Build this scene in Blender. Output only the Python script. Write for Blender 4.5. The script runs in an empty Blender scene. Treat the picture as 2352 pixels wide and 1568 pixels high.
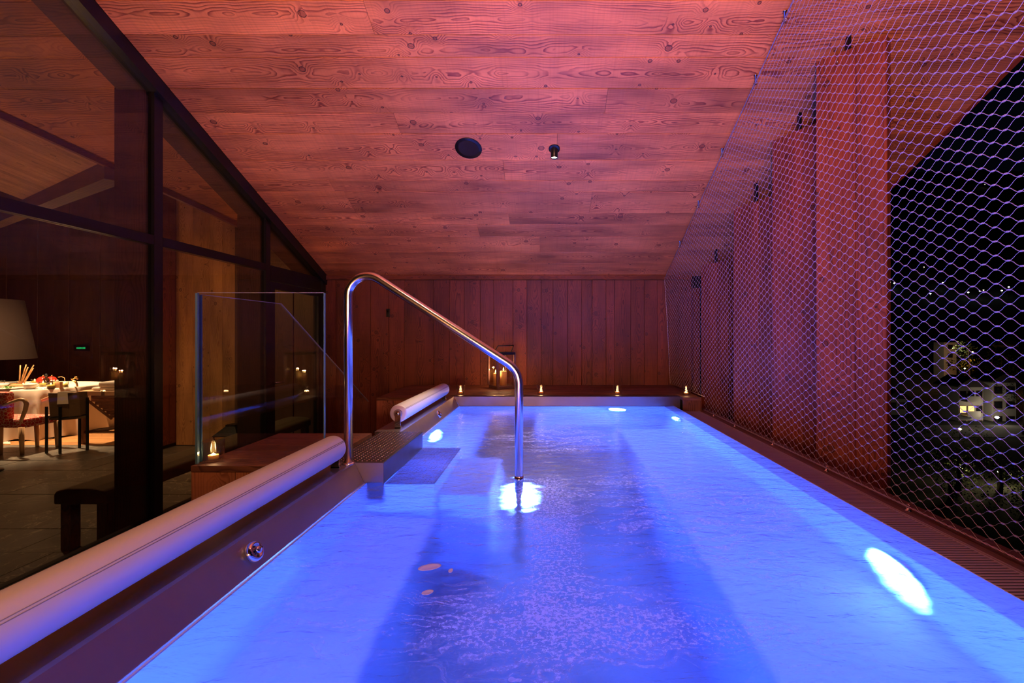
import bpy, math, random
import numpy as np
from mathutils import Vector, Matrix
random.seed(7)
rng = np.random.default_rng(7)
S = bpy.context.scene
COL = S.collection
F = 1045.0; CX = 1254.0; CY = 768.0; CAMZ = 0.76      # pixel focal length, vanishing point, eye height above the water

# ------------------------------------------------------------------ camera, world, lamps, exposure
cam = bpy.data.cameras.new('camera'); cam_o = bpy.data.objects.new('camera', cam); COL.objects.link(cam_o)
cam.sensor_width = 36; cam.lens = F / 2352 * 36
cam.shift_x = -(CX - 1176) / 2352; cam.shift_y = -(784 - CY) / 2352
cam.clip_start = 0.02; cam.clip_end = 1500
cam_o.location = (0, 0, CAMZ); cam_o.rotation_euler = (math.pi / 2, 0, 0)
S.camera = cam_o
S.view_settings.view_transform = 'Standard'; S.view_settings.look = 'None'
S.view_settings.gamma = 1; S.view_settings.use_curve_mapping = False
S.view_settings.exposure = 0.0
S.cycles.use_denoising = True
S.cycles.sample_clamp_indirect = 4
S.cycles.max_bounces = 7; S.cycles.transparent_max_bounces = 16
S.cycles.use_adaptive_sampling = True; S.cycles.adaptive_threshold = 0.03
w = bpy.data.worlds.new('night'); S.world = w; w.use_nodes = True
w.node_tree.nodes['Background'].inputs[0].default_value = (0.006, 0.009, 0.02, 1)
w.node_tree.nodes['Background'].inputs[1].default_value = 0.12

def lamp(name, kind, loc, power, color, size=0.3, size_y=None, aim=None, spot=60, blend=0.5, shape=None, spread=180):
    L = bpy.data.lights.new(name, kind); L.energy = power; L.color = color
    if kind == 'AREA':
        L.shape = shape or ('RECTANGLE' if size_y else 'DISK'); L.size = size
        if size_y: L.size_y = size_y
        L.spread = math.radians(spread)
    elif kind == 'SPOT':
        L.spot_size = math.radians(spot); L.spot_blend = blend; L.shadow_soft_size = size
    else:
        L.shadow_soft_size = size
    o = bpy.data.objects.new(name, L); COL.objects.link(o); o.location = loc
    if aim is not None:
        d = Vector(aim) - Vector(loc)
        o.rotation_euler = d.to_track_quat('-Z', 'Y').to_euler()
    return o

BLUE = (0.028, 0.088, 1.0)
WARM = (1.0, 0.52, 0.24)
# unseen lamps behind the photographer; the uplights are added to light the ceiling
lamp('unseen_uplight', 'AREA', (-0.6, -1.7, 0.5), 78, (1.0, 0.43, 0.14), 0.5, aim=(0.0, 2.5, 3.1), spread=95)
lamp('unseen_uplight', 'AREA', (0.6, -1.5, 0.6), 24, (1.0, 0.36, 0.46), 0.5, aim=(0.5, 2.9, 3.0), spread=90)
lamp('terrace_downlight', 'SPOT', (0.07, 0.6, 3.7), 110, (1.0, 0.62, 0.38), 0.08, aim=(-0.35, 1.0, 0), spot=66)
# underwater lamps of the pool
def pool_lamp_light(loc, aim, power, color=BLUE, size=0.16):
    o = lamp('underwater_lamp', 'AREA', loc, power, color, size, aim=aim)
    o.data.cycles.is_caustics_light = CAUSTICS
    return o
CAUSTICS = True
pool_lamp_light((0.75, 4.79, -0.15), (0.2, 3.4, -0.6), 170, (0.06, 0.17, 1.0))
pool_lamp_light((1.228, 1.60, -0.21), (-0.3, 1.7, -0.35), 16, size=0.30)
pool_lamp_light((1.245, 4.30, -0.20), (-0.3, 3.9, -0.4), 50)
pool_lamp_light((-0.90, 0.30, -0.22), (1.2, 0.9, -0.10), 120)
pool_lamp_light((-0.90, 0.75, -0.22), (1.2, 1.9, -0.10), 150)
pool_lamp_light((-0.90, 3.70, -0.25), (0.9, 3.6, -0.15), 60, size=0.25)
pool_lamp_light((-0.17, 3.1, -0.95), (-0.15, 2.5, 0.0), 40, (0.08, 0.16, 1.0))
pool_lamp_light((0.20, -1.1, -0.30), (0.25, 2.0, -0.5), 110)
# channel light under the timber kerb beside the overflow
# lamps of the room behind the glass
lamp('table_downlight', 'SPOT', (-7.9, 6.9, 2.3), 1900, (1.0, 0.70, 0.40), 0.06, aim=(-7.9, 7.2, -0.8), spot=85, blend=0.6)
lamp('room_downlight', 'SPOT', (-5.1, 4.4, 2.0), 140, (1.0, 0.62, 0.30), 0.08, aim=(-5.3, 4.6, -0.8), spot=120, blend=0.8)
lamp('room_uplight', 'AREA', (-5.6, 3.0, 0.2), 28, (1.0, 0.52, 0.2), 0.4, aim=(-5.4, 4.2, 2.4))
lamp('wall_washer', 'AREA', (-3.9, 5.3, 1.5), 9, (1.0, 0.50, 0.16), 0.3, aim=(-4.2, 6.5, 0.1))

# ------------------------------------------------------------------ materials
class NT:
    def __init__(s, name):
        s.m = bpy.data.materials.new(name); s.m.use_nodes = True
        s.t = s.m.node_tree; s.t.nodes.clear()
        s.out = s.t.nodes.new('ShaderNodeOutputMaterial')
    def n(s, typ, ins=None, **kw):
        nd = s.t.nodes.new('ShaderNode' + typ)
        for k, v in kw.items(): setattr(nd, k, v)
        for k, v in (ins or {}).items(): s.set(nd.inputs[k], v)
        return nd
    def set(s, sock, v):
        if isinstance(v, bpy.types.NodeSocket): s.t.links.new(v, sock)
        elif isinstance(v, bpy.types.Node): s.t.links.new(v.outputs[0], sock)
        elif isinstance(v, (tuple, list)) and len(v) == 3 and sock.type == 'RGBA': sock.default_value = (*v, 1)
        else: sock.default_value = v
    def m_(s, op, a, b=0.0, c=None, clamp=False):
        nd = s.n('Math', operation=op, use_clamp=clamp); s.set(nd.inputs[0], a); s.set(nd.inputs[1], b)
        if c is not None: s.set(nd.inputs[2], c)
        return nd.outputs[0]
    def mix(s, f, a, b, blend='MIX'):
        nd = s.n('Mix', data_type='RGBA', blend_type=blend)
        s.set(nd.inputs[0], f); s.set(nd.inputs[6], a); s.set(nd.inputs[7], b)
        return nd.outputs[2]
    def ramp(s, f, stops, interp='LINEAR'):
        nd = s.n('ValToRGB', {0: f}); r = nd.color_ramp; r.interpolation = interp
        while len(r.elements) < len(stops): r.elements.new(0.5)
        for e, (p, c) in zip(r.elements, stops):
            e.position = p; e.color = (*c, 1) if len(c) == 3 else c
        return nd.outputs[0]
    def xyz(s, x, y, z=0.0):
        nd = s.n('CombineXYZ'); s.set(nd.inputs[0], x); s.set(nd.inputs[1], y); s.set(nd.inputs[2], z); return nd.outputs[0]
    def noise(s, vec, scale, detail=2, rough=0.5, dist=0.0):
        nd = s.n('TexNoise', {'Vector': vec, 'Scale': scale, 'Detail': detail, 'Roughness': rough, 'Distortion': dist})
        return nd.outputs[0]
    def smooth(s, v, lo, hi):
        nd = s.n('MapRange', {0: v, 1: lo, 2: hi, 3: 0.0, 4: 1.0}, interpolation_type='SMOOTHSTEP'); return nd.outputs[0]
    def done(s, sh):
        s.t.links.new(sh if isinstance(sh, bpy.types.NodeSocket) else sh.outputs[0], s.out.inputs[0]); return s.m

def wood(name, light, dark, knots=True, freq=70.0, tint=0.35, rough=0.6, saw=0.5):
    n = NT(name)
    uv = n.n('TexCoord').outputs['UV']
    sp = n.n('SeparateXYZ', {0: uv}); u, v = sp.outputs[0], sp.outputs[1]
    rnd = n.n('ObjectInfo').outputs['Random']
    seed = n.m_('MULTIPLY', rnd, 37.0)
    a = n.noise(n.xyz(n.m_('MULTIPLY', u, 1.3), seed), 1.0, 3, 0.55)
    wv = n.m_('MULTIPLY', n.m_('SUBTRACT', a, 0.5), 0.34)
    b = n.noise(n.xyz(n.m_('MULTIPLY', u, 0.6), n.m_('ADD', seed, 11.0)), 1.0, 2)
    vv = n.m_('ADD', v, n.m_('MULTIPLY', n.m_('SUBTRACT', b, 0.5), 0.12))
    wob = n.noise(n.xyz(n.m_('MULTIPLY', u, 3.0), n.m_('MULTIPLY', v, 16.0), seed), 1.0, 3)
    r = n.m_('SQRT', n.m_('ADD', n.m_('MULTIPLY', vv, vv), n.m_('MULTIPLY', wv, wv)))
    r = n.m_('ADD', r, n.m_('MULTIPLY', wob, 0.035))
    vec = n.xyz(n.m_('MULTIPLY', u, 0.85), v, seed)
    vo = n.n('TexVoronoi', {'Vector': vec, 'Scale': 4.6, 'Randomness': 1.0}, voronoi_dimensions='2D')
    d = n.m_('ADD', vo.outputs['Distance'], n.m_('MULTIPLY', n.m_('SUBTRACT', n.noise(vec, 30.0, 2), 0.5), 0.03))
    cr = n.n('SeparateColor', {0: vo.outputs['Color']}).outputs[0]
    if knots:
        sel = n.m_('GREATER_THAN', cr, 0.50)
        size = n.m_('ADD', 0.022, n.m_('MULTIPLY', n.m_('POWER', n.n('SeparateColor', {0: vo.outputs['Color']}).outputs[1], 2.0), 0.085))
        kb = n.m_('MULTIPLY', n.m_('SUBTRACT', 1.0, n.smooth(d, 0.0, 0.36)), sel)
        r = n.m_('ADD', r, n.m_('MULTIPLY', kb, 0.05))
    fr = n.m_('FRACT', n.m_('MULTIPLY', r, freq))
    ring = n.ramp(fr, [(0.0, (0, 0, 0)), (0.45, (0.1, 0.1, 0.1)), (0.85, (0.95, 0.95, 0.95)), (0.93, (1, 1, 1)), (1.0, (0, 0, 0))])
    vis = n.smooth(n.noise(n.xyz(n.m_('MULTIPLY', u, 0.9), n.m_('MULTIPLY', v, 9.0), seed), 1.0, 2), 0.36, 0.62)
    vis = n.m_('ADD', 0.3, n.m_('MULTIPLY', vis, 0.7))
    col = n.mix(n.m_('MULTIPLY', ring, vis), light, dark)
    fib = n.noise(n.xyz(n.m_('MULTIPLY', u, 5.0), n.m_('MULTIPLY', v, 220.0), seed), 1.0, 3)
    col = n.mix(n.m_('MULTIPLY', n.m_('SUBTRACT', fib, 0.35, clamp=True), 0.55), col, dark)
    big = n.noise(n.xyz(n.m_('MULTIPLY', u, 1.6), n.m_('MULTIPLY', v, 5.0), seed), 1.0, 2)
    hsv = n.n('HueSaturation', {'Saturation': 1.0, 'Color': col})
    val = n.m_('ADD', n.m_('MULTIPLY', n.m_('SUBTRACT', rnd, 0.5), tint), n.m_('ADD', 0.30, n.m_('MULTIPLY', big, 1.4)))
    n.set(hsv.inputs['Value'], val); col = hsv.outputs[0]
    sawn = n.noise(n.xyz(n.m_('MULTIPLY', u, 60.0), n.m_('MULTIPLY', v, 2.0), seed), 1.0, 1)
    col = n.mix(n.m_('MULTIPLY', n.m_('SUBTRACT', sawn, 0.45, clamp=True), saw), col, dark)
    if knots:
        core = n.m_('MULTIPLY', n.m_('LESS_THAN', d, size), sel)
        col = n.mix(n.m_('MULTIPLY', core, 0.55), col, tuple(c * 0.7 for c in dark))
        edge = n.m_('MULTIPLY', n.m_('LESS_THAN', n.m_('ABSOLUTE', n.m_('SUBTRACT', d, size)), 0.011), sel)
        col = n.mix(n.m_('MULTIPLY', edge, 0.85), col, (0.03, 0.012, 0.008))
    bump = n.n('Bump', {'Strength': 0.25, 'Distance': 0.002, 'Height': n.m_('ADD', n.m_('MULTIPLY', ring, 0.4), fib)})
    return n.done(n.n('BsdfPrincipled', {'Base Color': col, 'Roughness': rough, 'Normal': bump.outputs[0]}))

def plain(name, color, rough=0.5, metal=0.0, noise=0.0, scale=20.0, bump=0.0, aniso=0.0, emit=None, estr=0.0, sheen=0.0, sss=0.0):
    n = NT(name)
    co = n.n('TexCoord').outputs['Object']
    nz = n.noise(co, scale, 4)
    col = n.mix(n.m_('MULTIPLY', nz, noise), color, tuple(c * 0.45 for c in color)) if noise else color
    p = n.n('BsdfPrincipled', {'Base Color': col, 'Roughness': rough, 'Metallic': metal})
    if noise and metal: n.set(p.inputs['Roughness'], n.m_('ADD', rough - 0.08, n.m_('MULTIPLY', nz, 0.2)))
    if bump: n.set(p.inputs['Normal'], n.n('Bump', {'Strength': bump, 'Distance': 0.004, 'Height': nz}).outputs[0])
    if emit:
        n.set(p.inputs['Emission Color'], emit); p.inputs['Emission Strength'].default_value = estr
    if sheen: p.inputs['Sheen Weight'].default_value = sheen
    if sss: p.inputs['Subsurface Weight'].default_value = sss; p.inputs['Subsurface Radius'].default_value = (0.05, 0.02, 0.01)
    return n.done(p)

def glass(name, tint=(1, 1, 1), ior=1.5, gain=1.0, rough=0.0):
    n = NT(name)
    ge = n.n('NewGeometry')
    c = n.m_('ABSOLUTE', n.n('VectorMath', {0: ge.outputs['Incoming'], 1: ge.outputs['Normal']}, operation='DOT_PRODUCT').outputs['Value'])
    f0 = ((ior - 1) / (ior + 1)) ** 2
    fr = n.m_('MULTIPLY', n.m_('ADD', f0, n.m_('MULTIPLY', n.m_('POWER', n.m_('SUBTRACT', 1.0, c, clamp=True), 5.0), 1 - f0)), gain, clamp=True)
    sh = n.n('MixShader', {0: fr, 1: n.n('BsdfTransparent', {0: tint}).outputs[0], 2: n.n('BsdfGlossy', {'Color': (1, 1, 1), 'Roughness': rough}).outputs[0]})
    return n.done(sh)

def emitter(name, color, strength):
    n = NT(name); return n.done(n.n('Emission', {'Color': color, 'Strength': strength}))

M = {}
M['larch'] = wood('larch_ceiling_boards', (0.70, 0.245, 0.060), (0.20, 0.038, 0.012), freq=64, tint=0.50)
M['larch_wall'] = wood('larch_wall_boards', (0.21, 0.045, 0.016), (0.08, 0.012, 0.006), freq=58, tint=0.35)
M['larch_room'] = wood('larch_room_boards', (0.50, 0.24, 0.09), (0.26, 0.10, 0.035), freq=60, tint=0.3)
M['larch_post'] = wood('larch_post_timber', (0.36, 0.080, 0.026), (0.13, 0.022, 0.010), freq=48, tint=0.25)
M['deck'] = wood('dark_stained_deck_boards', (0.24, 0.085, 0.045), (0.09, 0.025, 0.015), freq=60, tint=0.3)
M['box_front'] = wood('larch_box_front', (0.48, 0.17, 0.075), (0.24, 0.07, 0.03), freq=66, tint=0.2)
M['kerb'] = wood('weathered_kerb_timber', (0.20, 0.10, 0.085), (0.12, 0.05, 0.04), knots=False, freq=80, tint=0.1)
M['parquet'] = wood('honey_floor_boards', (0.52, 0.25, 0.09), (0.28, 0.11, 0.04), knots=False, freq=50, tint=0.3, rough=0.35)
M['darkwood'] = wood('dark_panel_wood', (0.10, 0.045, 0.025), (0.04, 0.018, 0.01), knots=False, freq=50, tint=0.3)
M['walnut'] = wood('brown_slatted_wood', (0.23, 0.085, 0.035), (0.10, 0.035, 0.015), knots=False, freq=60, tint=0.3, rough=0.4)
M['beech'] = plain('pale_bent_beech', (0.62, 0.36, 0.18), 0.4, noise=0.3, scale=12)
M['black_metal'] = plain('black_powder_coat', (0.012, 0.012, 0.014), 0.35, metal=0.3)
M['steel'] = plain('brushed_stainless', (0.52, 0.46, 0.43), 0.36, 1.0, noise=0.35, scale=9)
M['shaded_steel'] = plain('shaded_pool_steel', (0.34, 0.33, 0.36), 0.5, 0.2, noise=0.4, scale=2.5)  # darker copy of the lining; dark reflections and shade put into its colour
M['front_steel'] = plain('darkened_front_steel', (0.17, 0.15, 0.16), 0.38, 1.0, noise=0.3, scale=9)  # stainless darkened in colour to dim lamp reflections on front faces
M['step_steel'] = plain('step_steel_dark_reflection', (0.12, 0.10, 0.10), 0.42, 0.8)  # dark base colour imitates the dark ceiling mirrored in the tread
M['edge_glint'] = plain('glass_edge_glint', (0.55, 0.55, 0.75), 0.15, 0.5)  # pale colour paints the light caught on the top glass edges
M['rail_steel'] = plain('polished_stainless', (0.78, 0.72, 0.68), 0.20, 1.0)
M['chrome'] = plain('bright_chrome', (0.8, 0.78, 0.76), 0.08, 1.0)
M['vinyl'] = plain('white_padded_vinyl', (0.72, 0.66, 0.60), 0.42, noise=0.06, scale=60)
M['seam'] = plain('grey_seam_piping', (0.28, 0.25, 0.25), 0.5)
M['slat'] = plain('overflow_grate_plastic', (0.42, 0.31, 0.34), 0.5)
M['dark'] = plain('dark_recess', (0.008, 0.006, 0.006), 0.9)
M['cable'] = plain('stainless_wire_rope', (0.70, 0.62, 0.62), 0.35, 1.0)
M['netwire'] = plain('stainless_net_wire', (0.54, 0.46, 0.52), 0.42, 0.35)
M['white_cloth'] = plain('white_linen', (0.74, 0.62, 0.50), 0.8, noise=0.1, scale=9, sheen=0.2)
M['red_fabric'] = None
M['olive'] = plain('olive_wool_upholstery', (0.13, 0.085, 0.02), 0.9, noise=0.3, scale=40, sheen=0.3)
M['leather'] = plain('brown_saddle_leather', (0.12, 0.065, 0.03), 0.5, noise=0.2, scale=30)
M['porcelain'] = plain('white_porcelain', (0.8, 0.72, 0.6), 0.15)
M['wax'] = plain('cream_candle_wax', (0.86, 0.52, 0.20), 0.5, emit=(1.0, 0.42, 0.08), estr=0.0, sss=0.6)
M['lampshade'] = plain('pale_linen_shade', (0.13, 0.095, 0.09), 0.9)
M['flame'] = emitter('candle_flame', (1.0, 0.50, 0.14), 16.0)
M['warm_window'] = emitter('lit_window', (1.0, 0.60, 0.16), 2.2)
M['street'] = emitter('street_lamp_glow', (1.0, 0.72, 0.40), 22.0)
M['street_cold'] = emitter('cold_street_lamp_glow', (0.85, 0.95, 1.0), 16.0)
M['led'] = emitter('green_led_digits', (0.02, 1.0, 0.25), 1.6)
M['red_led'] = emitter('red_led', (1.0, 0.03, 0.02), 3.0)
M['spot_lens'] = emitter('spot_lens', (1.0, 0.85, 0.6), 28.0)
M['uw_lens'] = emitter('underwater_lens', (0.35, 0.75, 1.0), 9.0)
M['uw_lens_soft'] = emitter('underwater_lens_soft', (0.25, 0.42, 1.0), 4.0)
M['green_leaf'] = plain('fresh_green_leaves', (0.10, 0.25, 0.04), 0.6, noise=0.5, scale=90)
M['crust'] = plain('bread_crust', (0.45, 0.22, 0.08), 0.8, noise=0.6, scale=50, bump=0.3)
M['breadstick'] = plain('baked_breadstick', (0.62, 0.33, 0.13), 0.8, noise=0.4, scale=60)
M['red_glaze'] = plain('red_glazed_skin', (0.55, 0.03, 0.015), 0.25, noise=0.3, scale=12)
M['brown_bottle'] = plain('dark_brown_glass', (0.03, 0.012, 0.006), 0.08)
M['card'] = plain('pale_wood_card', (0.60, 0.36, 0.16), 0.7, noise=0.2, scale=30)
M['gold'] = plain('aged_gold', (0.75, 0.45, 0.16), 0.3, 1.0)
M['yellow_gel'] = plain('yellow_green_wax', (0.32, 0.26, 0.03), 0.4)
M['render_white'] = plain('pale_house_render', (0.50, 0.47, 0.42), 0.9, noise=0.15, scale=0.5)
M['house_glass'] = plain('dark_house_window', (0.02, 0.02, 0.025), 0.15)
M['rooftile'] = plain('dark_roof', (0.06, 0.045, 0.04), 0.9)
M['terrain'] = plain('night_meadow', (0.014, 0.016, 0.008), 1.0, noise=0.8, scale=0.05)
M['asphalt'] = plain('village_road', (0.10, 0.095, 0.09), 0.9)
M['foliage'] = plain('garden_tree_leaves', (0.07, 0.10, 0.025), 0.8, noise=0.6, scale=3.0)
M['bark'] = plain('tree_bark', (0.06, 0.045, 0.03), 0.95)
n = NT('floating_white_petal')
M['petal'] = n.done(n.n('MixShader', {0: 0.5, 1: n.n('BsdfDiffuse', {'Color': (0.92, 0.86, 0.88)}).outputs[0], 2: n.n('BsdfTranslucent', {'Color': (0.9, 0.85, 0.9)}).outputs[0]}))
n = NT('perforated_tread')
M['perforated'] = n.done(n.n('MixShader', {0: 0.6, 1: n.n('BsdfDiffuse', {'Color': (0.5, 0.5, 0.52)}).outputs[0], 2: n.n('BsdfTranslucent', {'Color': (0.75, 0.75, 0.8)}).outputs[0]}))
M['glass_clear'] = glass('clear_screen_glass', (0.93, 0.96, 0.96), 1.5, 1.0)
M['glass_window'] = glass('window_glass', (0.80, 0.78, 0.76), 1.5, 1.25)
M['glass_cup'] = glass('candle_glass', (0.96, 0.95, 0.92), 1.45, 1.8)
M['glass_edge'] = plain('polished_glass_edge', (0.10, 0.22, 0.30), 0.1)

n = NT('red_patterned_fabric')
co = n.n('TexCoord').outputs['Object']
v1 = n.n('TexVoronoi', {'Vector': co, 'Scale': 26.0}, feature='DISTANCE_TO_EDGE').outputs[0]
ms = n.m_('LESS_THAN', v1, 0.07)
M['red_fabric'] = n.done(n.n('BsdfPrincipled', {'Base Color': n.mix(ms, (0.42, 0.018, 0.012), (0.60, 0.36, 0.26)), 'Roughness': 0.9}))

# slate tiles
n = NT('grey_slate_tile')
co = n.n('TexCoord').outputs['Object']
rnd = n.n('ObjectInfo').outputs['Random']
nz = n.noise(n.xyz(n.m_('MULTIPLY', rnd, 50.0), 0.0, 0.0), 1.0)
ad = n.n('VectorMath', {0: co, 1: n.xyz(n.m_('MULTIPLY', rnd, 31.0), 0.0, 0.0)}, operation='ADD').outputs[0]
nz = n.noise(ad, 5.0, 6, 0.6, 0.6)
vein = n.m_('LESS_THAN', n.m_('ABSOLUTE', n.m_('SUBTRACT', n.noise(ad, 2.2, 4, 0.6, 1.0), 0.5)), 0.006)
col = n.mix(nz, (0.05, 0.045, 0.035), (0.17, 0.15, 0.12))
col = n.mix(n.m_('MULTIPLY', vein, 0.5), col, (0.45, 0.38, 0.28))
M['slate'] = n.done(n.n('BsdfPrincipled', {'Base Color': col, 'Roughness': 0.38,
      'Normal': n.n('Bump', {'Strength': 0.35, 'Distance': 0.01, 'Height': nz}).outputs[0]}))

# pool lining: pale steel, brushed; seen through the water it takes the colour of the lamps
n = NT('pool_lining')
co = n.n('TexCoord').outputs['Object']
nz = n.noise(co, 3.0, 3)
M['lining'] = n.done(n.n('BsdfPrincipled', {'Base Color': n.mix(nz, (0.62, 0.60, 0.62), (0.78, 0.77, 0.80)), 'Roughness': 0.55, 'Metallic': 0.15}))

# water: clear with a rippled skin, drifting foam, and a painted spotlight streak
n = NT('pool_water')
co = n.n('TexCoord').outputs['Object']
sp = n.n('SeparateXYZ', {0: co}); x, y = sp.outputs[0], sp.outputs[1]
st = n.xyz(n.m_('MULTIPLY', x, 1.0), n.m_('MULTIPLY', y, 2.2))
rip = n.m_('ADD', n.noise(st, 7.0, 4, 0.55, 0.6), n.m_('MULTIPLY', n.noise(st, 26.0, 2), 0.25))
bump = n.n('Bump', {'Strength': 0.55, 'Distance': 0.03, 'Height': rip}).outputs[0]
bumps = n.n('Bump', {'Strength': 0.28, 'Distance': 0.03, 'Height': n.noise(st, 5.0, 1)}).outputs[0]
fr = n.n('Fresnel', {'IOR': 1.33, 'Normal': bump}).outputs[0]
gl = n.n('MixShader', {0: 0.45, 1: n.n('BsdfGlossy', {'Roughness': 0.15, 'Normal': bump}).outputs[0], 2: n.n('BsdfGlossy', {'Roughness': 0.42, 'Normal': bump}).outputs[0]})
wt = n.n('MixShader', {0: fr, 1: n.n('BsdfRefraction', {'Color': (0.72, 0.90, 1.0), 'IOR': 1.33, 'Roughness': 0.27, 'Normal': bumps}).outputs[0], 2: gl.outputs[0]})
# foam: thin wandering lines, stretched across the pool, inside drifting patches
def blob(px, py, rx, ry):
    dx = n.m_('DIVIDE', n.m_('SUBTRACT', x, px), rx); dy = n.m_('DIVIDE', n.m_('SUBTRACT', y, py), ry)
    return n.m_('SUBTRACT', 1.0, n.smooth(n.m_('ADD', n.m_('MULTIPLY', dx, dx), n.m_('MULTIPLY', dy, dy)), 0.0, 1.0))
wp = n.noise(co, 5.0, 3)
wx = n.m_('ADD', x, n.m_('MULTIPLY', wp, 0.5)); wy = n.m_('ADD', y, n.m_('MULTIPLY', n.noise(co, 4.0, 3, 0.5, 0.3), 0.30))
fine = n.noise(n.xyz(n.m_('MULTIPLY', wx, 2.2), n.m_('MULTIPLY', wy, 15.0)), 1.0, 5, 0.62, 0.9)
line = n.m_('SUBTRACT', 1.0, n.smooth(n.m_('ABSOLUTE', n.m_('SUBTRACT', fine, 0.5)), 0.0, 0.05))
patch = n.smooth(n.noise(co, 2.1, 3), 0.46, 0.66)
thr = n.smooth(n.noise(co, 60.0, 3, 0.7), 0.42, 0.64)
area = n.m_('ADD', n.m_('MULTIPLY', patch, 0.45), n.m_('ADD', blob(0.45, 2.0, 0.85, 0.6), n.m_('ADD', blob(0.02, 1.22, 0.55, 0.35), blob(0.1, 3.3, 0.55, 0.5))), clamp=True)
streak = n.m_('MULTIPLY', n.m_('MULTIPLY', line, area), n.m_('ADD', 0.25, n.m_('MULTIPLY', thr, 0.75)))
froth_glint = n.m_('MULTIPLY', n.m_('ADD', n.m_('ADD', blob(0.02, 1.22, 0.42, 0.24), n.m_('MULTIPLY', blob(0.03, 1.75, 0.13, 0.85), 2.6)), n.m_('ADD', blob(-0.08, 2.25, 0.22, 0.22), blob(0.15, 1.18, 0.6, 0.12))), n.smooth(n.noise(co, 80.0, 4, 0.75), 0.48, 0.64))  # foam patches; the long narrow blob paints the spotlight's reflected streak
speck = n.m_('MULTIPLY', n.m_('LESS_THAN', n.n('TexVoronoi', {'Vector': n.xyz(n.m_('MULTIPLY', wx, 0.6), y), 'Scale': 11.0}).outputs[0], 0.085), n.smooth(n.noise(co, 1.7, 2), 0.50, 0.62))
fo = n.m_('MULTIPLY', n.m_('ADD', streak, n.m_('ADD', n.m_('MULTIPLY', froth_glint, 0.9), speck), clamp=True), 0.9)
foam = n.n('MixShader', {0: 0.6, 1: n.n('BsdfDiffuse', {'Color': (0.9, 0.9, 0.95)}).outputs[0], 2: n.n('BsdfTranslucent', {'Color': (0.9, 0.9, 0.95)}).outputs[0]})
M['water'] = n.done(n.n('MixShader', {0: fo, 1: wt.outputs[0], 2: foam.outputs[0]}))

# ------------------------------------------------------------------ mesh helpers
def wloc(o):
    v = Vector((0, 0, 0))
    while o is not None: v = v + Vector(o.location); o = o.parent
    return v

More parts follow.
